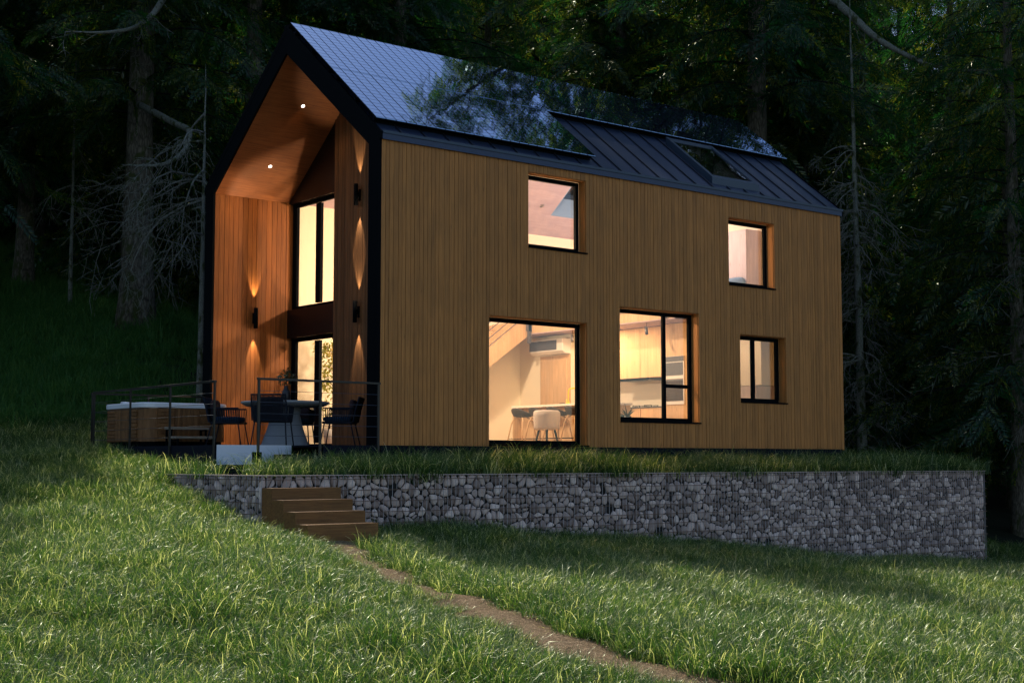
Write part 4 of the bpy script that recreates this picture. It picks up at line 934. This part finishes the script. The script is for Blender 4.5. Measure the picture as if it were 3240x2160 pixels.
def crown_variant(seed, z0, z1, Lmax, nl, dens=1.0):
    rs = np.random.RandomState(seed); NV = []; NR = []; SV = []; lm = MB()
    for k in range(nl):
        f = (k+rs.uniform(0, 1))/nl; z = z0+(z1-z0)*f; az = k*2.399+rs.uniform(-.4, .4)
        L_ = Lmax*(1-f)**0.75*rs.uniform(.65, 1.1)+0.5
        P = limb_path(az, L_, rs.uniform(.05, .25)+0.3*f, rs.uniform(.25, .6)); P[:, 2] += z
        lm.tube([tuple(p) for p in P], list(np.linspace(0.008+0.006*L_, 0.005, len(P))), 5, cap=False)
        nt = max(6, int(L_*5.0*dens)); cr = rs.uniform(0, 1)
        for j in range(nt):
            t = 0.10+0.90*(j+rs.uniform(0, .6))/nt; x = t*(len(P)-1); i = min(int(x), len(P)-2); p = P[i]+(P[i+1]-P[i])*(x-i); tan = P[min(i+1, len(P)-1)]-P[i]
            s_ = 1 if j % 2 else -1; ang = s_*R(rs.uniform(30, 65))*(1-0.6*(t > 0.93)); c, s = math.cos(ang), math.sin(ang)
            d = np.array([tan[0]*c-tan[1]*s, tan[0]*s+tan[1]*c, 0.0]); d /= np.linalg.norm(d)+1e-9; d[2] = -rs.uniform(.05, 1.3)
            T = TPL[rs.randint(len(TPL))]; M3 = rot_from(d, rs.uniform(-1.4, 1.4))*((1.15-0.45*t)*rs.uniform(.8, 1.15))
            NV.append(T[0]@M3.T+p); NR.append(T[1]+rs.uniform(0, .55)+0.2*cr); SV.append(T[2]@M3.T+p)
    NV = np.concatenate(NV); NR = np.concatenate(NR) % 1.0; SV = np.concatenate(SV)
    V = np.concatenate([NV, SV]); F = np.arange(len(V)).reshape(-1, 4); mi = np.r_[np.zeros(len(NV)//4), np.ones(len(SV)//4)]
    o = npmesh('crown', V, F, [M['needle'], M['twig']], np.r_[NR*0.999, np.full(len(SV)//4, .5)], mi, parent=False)
    return o.data, lm
def trunk_mb(h, r, seed, lean=0.0):
    rs = np.random.RandomState(seed); mb = MB(); P = []; Rd = []
    for i in range(15):
        t = i/14; P.append((lean*h*t+rs.normal(0, .02)*h*0.03, rs.normal(0, .02)*h*0.03, h*t-0.6)); Rd.append(r*((1-t)**0.8*0.95+0.03)+r*0.55*math.exp(-(h*t)/0.9))
    mb.tube(P, Rd, 16, 0.5); return mb
def dead_branch(mb, p, d, L_, r, depth=0, droop=0.5):
    n = 7 if depth == 0 else 5; pts = [Vector(p)]; d = Vector(d).normalized(); ds = []
    for i in range(n):
        d = (d+Vector((random.gauss(0, .13), random.gauss(0, .13), random.gauss(0, .13)-droop*0.22*(1 if i < n*0.6 else -0.4)))).normalized(); pts.append(pts[-1]+d*(L_/n)); ds.append(d.copy())
    rad = [max(r*(1-i/(n+0.5)), 0.0048) for i in range(n+1)]; mb.tube([tuple(q) for q in pts], rad, 4 if depth else 5, cap=False)
    if depth < 2 and L_ > 0.25:
        for k in range(random.randint(5, 8) if depth == 0 else random.randint(2, 4)):
            i = random.randint(1, n-1); side = ds[i].cross(Vector((random.gauss(0, 1), random.gauss(0, 1), random.gauss(0, 1)))).normalized()
            dead_branch(mb, pts[i], ds[i]*0.8+side*0.9, L_*random.uniform(.28, .55), rad[i]*0.6, depth+1, droop)
CR = [crown_variant(21, 4.0, 22.0, 4.4, 122, 1.3), crown_variant(22, 2.2, 20.0, 3.9, 122, 1.2), crown_variant(23, 6.0, 23.0, 4.8, 120, 1.45), crown_variant(24, 1.2, 17.0, 3.5, 112, 1.2), crown_variant(25, 5.0, 24.0, 5.2, 128, 1.4)]
CH = [23, 21, 24, 18, 25]
LIMB = []
for cd, lm in CR:
    o = lm.build('limbs', M['twig']); LIMB.append(o.data); bpy.data.objects.remove(o)
TRK = []
for i, h in enumerate(CH): o = trunk_mb(h, 0.27, 50+i).build('trunk', M['bark'], smooth=True); TRK.append(o.data); bpy.data.objects.remove(o)
DEAD = []
for v in range(2):
    mb = MB()
    for k in range(16):
        a = random.uniform(0, 6.28); z = random.uniform(1.5, 7); dead_branch(mb, (0.15*math.cos(a), 0.15*math.sin(a), z), (math.cos(a), math.sin(a), -0.1), random.uniform(1.2, 2.6), 0.022)
    o = mb.build('dead_branches', M['deadw']); DEAD.append(o.data); bpy.data.objects.remove(o)
def part(name, data, parent):
    o = bpy.data.objects.new(name, data); col.objects.link(o); o.parent = parent; return o
def fir(x, y, v, label, s=1.0, rz=0.0, dead=True, z=None, crown=True, far=False, group='fir trees of the forest behind the house', tw=1.0):
    zz = float(HL([x], [y])[0]) if z is None else z
    t = thing('fir_tree', label, 'fir tree', (x, y, zz-0.1), rz, group); t.scale = (s, s, s)
    k = part('trunk', TRK[v], t); k.scale = (tw, tw, 1); part('limbs', LIMB[v], t)
    if crown:
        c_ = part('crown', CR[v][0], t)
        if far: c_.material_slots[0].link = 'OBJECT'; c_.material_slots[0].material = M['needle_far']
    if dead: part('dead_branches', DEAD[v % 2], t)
    return t
T1 = fir(2.95, 16.3, 4, 'thick mossy fir trunk standing on the dark slope left of the house', 1.0, 0.3, True, tw=1.55)
T2 = fir(6.97, 17.4, 2, 'fir with pale trunk rising behind the front gable of the house', 1.05, 1.1, True, tw=1.1)
T3 = fir(17.1, 6.85, 4, 'big fir whose grey trunk rises behind the far roof end', 1.1, 2.2, True, z=-0.8, tw=1.25)
fir(18.4, -0.2, 1, 'fir at the right edge of the picture beyond the gabion wall', 1.0, 4.0, True, tw=0.8)
for t_, up in ((T1, 0.6), (T2, 4.0), (T3, 4.5)):
    for c_ in t_.children:
        if c_.name.startswith(('crown', 'limbs')): c_.location.z += up
        if c_.name.startswith('trunk'): c_.scale.z *= 1.2
def bough(t, pts, r0, r1):
    pts = [Vector(p) for p in pts]; q = []
    for a, b in zip(pts[:-1], pts[1:]):
        for k in range(4): q.append(a.lerp(b, k/4)+Vector((random.gauss(0, .02), random.gauss(0, .02), random.gauss(0, .02))))
    q.append(pts[-1]); inv = (Matrix.Translation(t.location)@t.rotation_euler.to_matrix().to_4x4()@Matrix.Diagonal((*t.scale, 1))).inverted()
    for _ in range(2): q[1:-1] = [(q[i-1]+q[i]*2+q[i+1])/4 for i in range(1, len(q)-1)]
    mb = MB(); n = len(q); mb.tube([tuple(inv@p) for p in q], [r0+(r1-r0)*i/(n-1) for i in range(n)], 8, cap=False)
    for i in range(n//3, n, 2):
        d = (inv@q[i]-inv@q[i-1]).normalized(); dead_branch(mb, inv@q[i], d+Vector((random.gauss(0, .7), random.gauss(0, .7), random.gauss(-.2, .6))), random.uniform(.3, .9), 0.014, 1, 0.6)
    mb.build('bare_bough', M['deadw'], t, True)
bough(T3, [(16.35, 5.79, 13.41), (16.73, 4.32, 12.37), (16.7, 3.18, 11.24), (16.76, 2.56, 10.55), (17.16, 1.67, 9.86), (17.52, 0.78, 9.44), (18.35, -0.51, 9.36)], 0.13, 0.015)
bough(T1, [(2.33, 15.74, 13.29), (2.72, 14.26, 12.15), (2.24, 13.45, 11.37), (1.63, 12.73, 10.64), (1.03, 12.62, 10.15), (0.26, 12.61, 9.94), (-0.57, 12.65, 9.81)], 0.12, 0.015)
bough(T1, [(2.64, 15.68, 9.19), (2.62, 13.48, 8.24), (2.53, 12.31, 7.84), (2.21, 11.98, 7.26), (1.73, 11.77, 6.85), (1.32, 12.1, 6.77), (0.88, 12.21, 6.76)], 0.10, 0.02)
def slender(x, y, h, r, label, z=None, dz=(0.5, 9), nb=26, lean=0.0, dirs=None, rz=0.0, L=(0.7, 2.0)):
    zz = float(HL([x], [y])[0]) if z is None else z
    t = thing('slender_tree', label, 'bare tree', (x, y, zz-0.1), rz, 'slender bare trunks near the house')
    trunk_mb(h, r, int(x*31) % 97, lean).build('trunk', M['deadw'], t, True)
    mb = MB()
    for k in range(nb):
        a = random.uniform(*(dirs or (0, 6.28))); zb = random.uniform(*dz); dead_branch(mb, (lean*zb, 0, zb), (math.cos(a), math.sin(a), random.uniform(-.2, .25)), random.uniform(*L), 0.028, 0, 0.9)
    mb.build('dead_branches', M['deadw'], t); return t
slender(16.55, 3.05, 13, 0.125, 'slender grey trunk with drooping dead twigs right of the house', z=-0.45, dz=(0.6, 8.5), nb=70, lean=-0.012, L=(0.8, 2.1))
slender(1.2, 8.9, 8.6, 0.085, 'slender trunk with bare twigs just behind the left porch post', dz=(3.2, 7.2), nb=13, dirs=(R(110), R(235)), L=(1.4, 3.2))
slender(2.65, 20.2, 11, 0.06, 'thin pale sapling trunk alone on the dark slope', dz=(3, 8), nb=6)
# forest fill
FWD = np.array([math.cos(yaw), math.sin(yaw)]); RGT = np.array([math.sin(yaw), -math.cos(yaw)]); C0 = np.array([-12.83, -19.51])
placed = [(2.95, 16.3), (6.97, 17.4), (17.1, 6.85), (18.4, -.2), (16.55, 3.05), (1.2, 8.9), (2.65, 20.2)]
LB = ['fir tree in the dark forest behind the house, one of the crowns filling the background', 'fir tree in the forest at the back, crown merging with its neighbours']
rows = [(41, 46, 8), (47, 52, 11), (53, 59, 13), (60, 68, 15), (69, 80, 17), (81, 96, 19)]
for (d0, d1, n) in rows:
    for i in range(n):
        for tr_ in range(8):
            d = random.uniform(d0, d1); lat = ((i+0.5+random.uniform(-.35, .35))/n-0.5)*2*0.47*d*1.12
            p = C0+FWD*d+RGT*lat
            if (abs(p[0]-6) < 8.5 and -3 < p[1] < 9.5) or p[1] < -3 - 0*p[0]: continue
            if min(math.hypot(p[0]-q[0], p[1]-q[1]) for q in placed) < 2.6: continue
            placed.append(tuple(p)); far = d > 52
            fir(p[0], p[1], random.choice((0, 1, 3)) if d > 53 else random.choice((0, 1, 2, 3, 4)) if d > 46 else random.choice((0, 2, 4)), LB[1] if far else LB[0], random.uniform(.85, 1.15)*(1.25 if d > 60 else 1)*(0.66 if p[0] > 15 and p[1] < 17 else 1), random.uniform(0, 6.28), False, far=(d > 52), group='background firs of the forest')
            break
# tall firs just behind the house and beside the frame on the left: they shade the roof end, the slope and the lawn
for (x, y, v, s, lb) in ((20.8, 9.6, 4, 1.12, 'tall fir behind the far end of the house, right of the big grey trunk'), (15.4, 10.6, 2, 1.05, 'tall fir behind the far end of the house, left of the big grey trunk'),
        (-5.6, 14.5, 4, 1.0, 'fir left of the slope whose boughs reach into the picture'), (-3.8, 20.5, 2, 1.0, 'fir on the left slope, higher up the hill'), (-0.8, 23.5, 4, 0.95, 'fir on the left slope behind the thin sapling'), (5.2, 22.0, 2, 0.95, 'fir on the left slope behind the thick mossy trunk'), (24.0, -3.0, 2, 0.9, 'fir at the far right beyond the lawn')):
    placed.append((x, y)); fir(x, y, v, lb, s, random.uniform(0, 6), False, group='background firs of the forest')
# right side: young firs filling down to the ground
for (x, y, v, s) in ((22.5, 2.5, 3, 0.9), (24.5, 5.5, 1, 1.0), (21.0, 8.0, 3, 1.0), (27.0, 0.5, 3, 1.0), (29.5, 5.0, 1, 1.1), (20.2, 11.5, 1, 1.0), (26.0, 10.0, 3, 1.1), (32.0, 9.0, 3, 1.2)):
    fir(x, y, v, 'bushy fir with low branches in the dark wood right of the house', s, random.uniform(0, 6), False, group='low branched firs right of the house')

# ------------------------------------------------------------------ grass
tufts = bpy.data.collections.new('grass_tufts')
def tuft(seed, nb, hl, spread, width, mat='grass'):
    rs = np.random.RandomState(seed); V = []; F = []; Rr = []; K = 5
    lean0 = rs.uniform(0, 6.28)
    for b in range(nb):
        r = spread*math.sqrt(rs.uniform(0, 1)); a = rs.uniform(0, 6.28); p = np.array([r*math.cos(a), r*math.sin(a), -0.03]); az = a+rs.normal(0, .9) if rs.rand() < .6 else lean0+rs.normal(0, .8)
        L_ = rs.uniform(*hl)*(1.0 if rs.rand() < .8 else 1.25); el = R(rs.uniform(62, 90)); bend = rs.uniform(.5, 3.0)*(0.75+rs.rand()*0.5); w = width*rs.uniform(.7, 1.3)
        col_ = min(0.999, rs.beta(1.6, 1.9)); side = np.array([-math.sin(az), math.cos(az), 0.0]); tw = rs.uniform(-.6, .6); i0 = len(V)
        for k in range(K+1):
            t = k/K; ww = w*(1-t**1.7)*(0.75+0.25*min(1, t*5))+0.0006; sd = side*math.cos(tw*t*2)+np.array([0, 0, 1])*math.sin(tw*t*2)*0.6
            V += [p-sd*ww/2, p+sd*ww/2]
            e = el-bend*(t**1.4); p = p+np.array([math.cos(az)*math.cos(e), math.sin(az)*math.cos(e), math.sin(e)])*L_/K
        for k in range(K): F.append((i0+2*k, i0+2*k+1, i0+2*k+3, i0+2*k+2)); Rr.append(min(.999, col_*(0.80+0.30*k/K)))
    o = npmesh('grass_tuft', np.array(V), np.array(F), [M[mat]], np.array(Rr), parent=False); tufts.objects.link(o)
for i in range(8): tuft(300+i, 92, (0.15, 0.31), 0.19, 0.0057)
for i in range(3): tuft(330+i, 46, (0.22, 0.40), 0.2, 0.012, 'grassd')
def gn_scatter(name, pts, rot, scl, idx, label=None):
    me = bpy.data.meshes.new(name); me.vertices.add(len(pts)); me.vertices.foreach_set('co', pts.astype(np.float32).ravel())
    for nm, ty, dat in (('rot', 'FLOAT_VECTOR', rot), ('scl', 'FLOAT', scl), ('idx', 'INT', idx)):
        at = me.attributes.new(nm, ty, 'POINT'); at.data.foreach_set('vector' if ty == 'FLOAT_VECTOR' else 'value', (dat.astype(np.float32) if ty != 'INT' else dat.astype(np.int32)).ravel())
    o = bpy.data.objects.new(name, me); col.objects.link(o); o['kind'] = 'stuff'; o['label'] = label; o['category'] = 'grass'
    ng = bpy.data.node_groups.new(name+'_nodes', 'GeometryNodeTree'); ng.interface.new_socket('Geometry', in_out='INPUT', socket_type='NodeSocketGeometry'); ng.interface.new_socket('Geometry', in_out='OUTPUT', socket_type='NodeSocketGeometry')
    n = ng.nodes; L = ng.links.new; gi = n.new('NodeGroupInput'); go = n.new('NodeGroupOutput'); ip = n.new('GeometryNodeInstanceOnPoints'); ci = n.new('GeometryNodeCollectionInfo')
    ci.inputs['Collection'].default_value = tufts; ci.inputs['Separate Children'].default_value = True; ci.inputs['Reset Children'].default_value = True
    def attr(nm, ty):
        a = n.new('GeometryNodeInputNamedAttribute'); a.data_type = ty; a.inputs['Name'].default_value = nm; return a.outputs['Attribute']
    L(gi.outputs[0], ip.inputs['Points']); L(ci.outputs[0], ip.inputs['Instance']); ip.inputs['Pick Instance'].default_value = True
    L(attr('idx', 'INT'), ip.inputs['Instance Index']); e2r = n.new('FunctionNodeEulerToRotation'); L(attr('rot', 'FLOAT_VECTOR'), e2r.inputs[0]); L(e2r.outputs[0], ip.inputs['Rotation']); L(attr('scl', 'FLOAT'), ip.inputs['Scale'])
    L(ip.outputs[0], go.inputs[0]); md = o.modifiers.new('scatter', 'NODES'); md.node_group = ng; return o
def scatter(name, n, fx, fy, keep, hf, dens, label, smin=0.75, smax=1.25):
    x = RS.uniform(*fx, n); y = RS.uniform(*fy, n)
    d = (x-C0[0])*FWD[0]+(y-C0[1])*FWD[1]; l = (x-C0[0])*RGT[0]+(y-C0[1])*RGT[1]
    k = keep(x, y, d, l) & (RS.uniform(0, 1, n) < dens(x, y, d)); x = x[k]; y = y[k]; z = hf(x, y)
    patch = 0.5+0.5*np.sin(x*1.1+2*np.sin(y*0.6))*np.cos(y*0.9+1.5*np.sin(x*0.5)); m = len(x)
    rot = np.stack([RS.normal(0, .10, m), RS.normal(0, .10, m), RS.uniform(0, 6.28, m)], 1)
    scl = RS.uniform(smin, smax, m)*(0.82+0.36*patch)
    if name == 'meadow_grass': scl = scl*np.clip(0.55+0.6*(PDL[k]-0.4), 0.5, 1)
    return gn_scatter(name, np.stack([x, y, z], 1), rot, scl, RS.randint(8, 11, m) if name == 'slope_grass' else RS.randint(0, 8, m), label)
def keepL(x, y, d, l):
    k = (d > 4.5) & (d < 33) & (np.abs(l) < 0.40*d+2.5)
    k &= ~((x > GX0-0.04) & (x < GX1+0.05) & (y > GY-0.05) & (y < 6.4) & ((x > -2.3) | (H0(x, y) < -0.46)))
    k &= ~((x > -2.45) & (x < 0) & (y > -0.1) & (y < 6.3))
    k &= ~((x > -3.36) & (x < -2.15) & (y > -3.45) & (y < -2))
    m = k.copy(); pd = np.full(len(x), 9.0); pd[m] = pdist(x[m], y[m]); left = (x < np.interp(y, PATH[::-1, 1], PATH[::-1, 0])); k &= pd > np.where(left, 0.29, 0.33)+0.09*np.sin(x*9+y*7)+0.05*np.sin(x*21-y*17); global PDL; PDL = np.where(left, pd, 9)
    return k & (y < 9.5)
scatter('meadow_grass', 185000, (-16, 24), (-18, 10), keepL, HL, lambda x, y, d: np.clip(1.1-d/42, .3, 1)*(0.80+0.2*np.sin(x*2.7+1.9*np.sin(y*1.3))*np.sin(y*2.2+x)), 'long arching green meadow grass in front of the house')
scatter('terrace_grass', 9000, (GX0+0.1, GX1), (GY+0.12, 9), lambda x, y, d, l: ((y < -0.02) & (x > -2.15+0.555*y) & ~((y > -0.25) & (x < -1.3))) | ((x > 12.05)) | ((x < -3.0+0.5*np.minimum(y, 1.1)) & (y < 4.2) & (H0(x, y) < -0.40)), HT, lambda x, y, d: 0.85, 'grass strip growing on the terrace between the gabion wall and the house', 1.0, 1.75)
scatter('slope_grass', 60000, (-14, 30), (8.5, 46), lambda x, y, d, l: (np.abs(l) < 0.40*d+2) & (d < 60) & (l < 0.05*d), HL, lambda x, y, d: np.clip(1.4-d/60, .25, 1)*(0.6+0.3*np.sin(x*1.9+2*np.sin(y))*np.sin(y*1.6)), 'short shade-toned grass on the shaded slope under the trees', 0.6, 1.75)

# ------------------------------------------------------------------ light
def lamp(name, loc, e, c_, size=0.25, ty='POINT'):
    ld = bpy.data.lights.new(name, ty); ld.energy = e; ld.color = c_; ld.shadow_soft_size = size
    o = bpy.data.objects.new(name, ld); col.objects.link(o); o.location = loc; o.visible_camera = True; return o
WARM = (1, 0.63, 0.36)
lamp('living_room_lamp', (4.2, 2.6, 4.2), 720, (1, 0.71, 0.46), 0.12)
def disc_lamp(name, loc, e, c_, size=0.16):
    ld = bpy.data.lights.new(name, 'AREA'); ld.shape = 'DISK'; ld.size = size; ld.energy = e; ld.color = c_
    o = bpy.data.objects.new(name, ld); col.objects.link(o); o.location = loc; return o
disc_lamp('kitchen_lamp', (7.45, 2.9, 2.545), 46, WARM)
disc_lamp('kitchen_lamp', (7.26, 1.9, 2.545), 20, WARM)
lamp('front_room_lamp', (2.9, 3.4, 1.9), 280, (1, 0.74, 0.50), 0.12)
lamp('bedroom_lamp', (9.6, 3.4, 4.9), 170, (1, 0.80, 0.68), 0.12)
lamp('utility_lamp', (9.4, 3.2, 2.35), 80, (1, 0.66, 0.36), 0.12)

SUN = Vector((0.12, 0.62, 0.75)).normalized()
sd = bpy.data.lights.new('sun', 'SUN'); sd.energy = 5.0; sd.angle = R(0.5); sd.color = (1, 0.92, 0.75)
so = bpy.data.objects.new('sun', sd); col.objects.link(so); so.rotation_euler = SUN.to_track_quat('Z', 'Y').to_euler(); so.location = SUN*60
w = bpy.data.worlds.new('World'); sc.world = w; w.use_nodes = True; nt = w.node_tree; bg = nt.nodes['Background']
sky = nt.nodes.new('ShaderNodeTexSky'); sky.sky_type = 'NISHITA'; sky.sun_disc = False
sky.sun_elevation = math.asin(SUN.z); sky.sun_rotation = math.atan2(SUN.x, SUN.y); sky.air_density = 1.0; sky.ozone_density = 1.5
nt.links.new(sky.outputs[0], bg.inputs[0]); bg.inputs[1].default_value = 0.156

# ------------------------------------------------------------------ camera
cd = bpy.data.cameras.new('camera'); cam = bpy.data.objects.new('camera', cd); col.objects.link(cam); sc.camera = cam
cd.lens = 50.0; cd.sensor_width = 36; cd.clip_end = 2000; cd.clip_start = 0.1
pit = 0.0844; dv = Vector((math.cos(yaw)*math.cos(pit), math.sin(yaw)*math.cos(pit), math.sin(pit)))
cam.location = (-12.8261, -19.5093, -0.2717); cam.rotation_euler = dv.to_track_quat('-Z', 'Y').to_euler()
sc.view_settings.view_transform = 'Standard'; sc.view_settings.look = 'None'; sc.view_settings.exposure = 0; sc.view_settings.gamma = 1
sc.render.engine = 'CYCLES'; sc.cycles.adaptive_threshold = 0.02; sc.cycles.max_bounces = 6; sc.cycles.transparent_max_bounces = 12; sc.cycles.use_denoising = True
sc.cycles.sample_clamp_indirect = 4.0
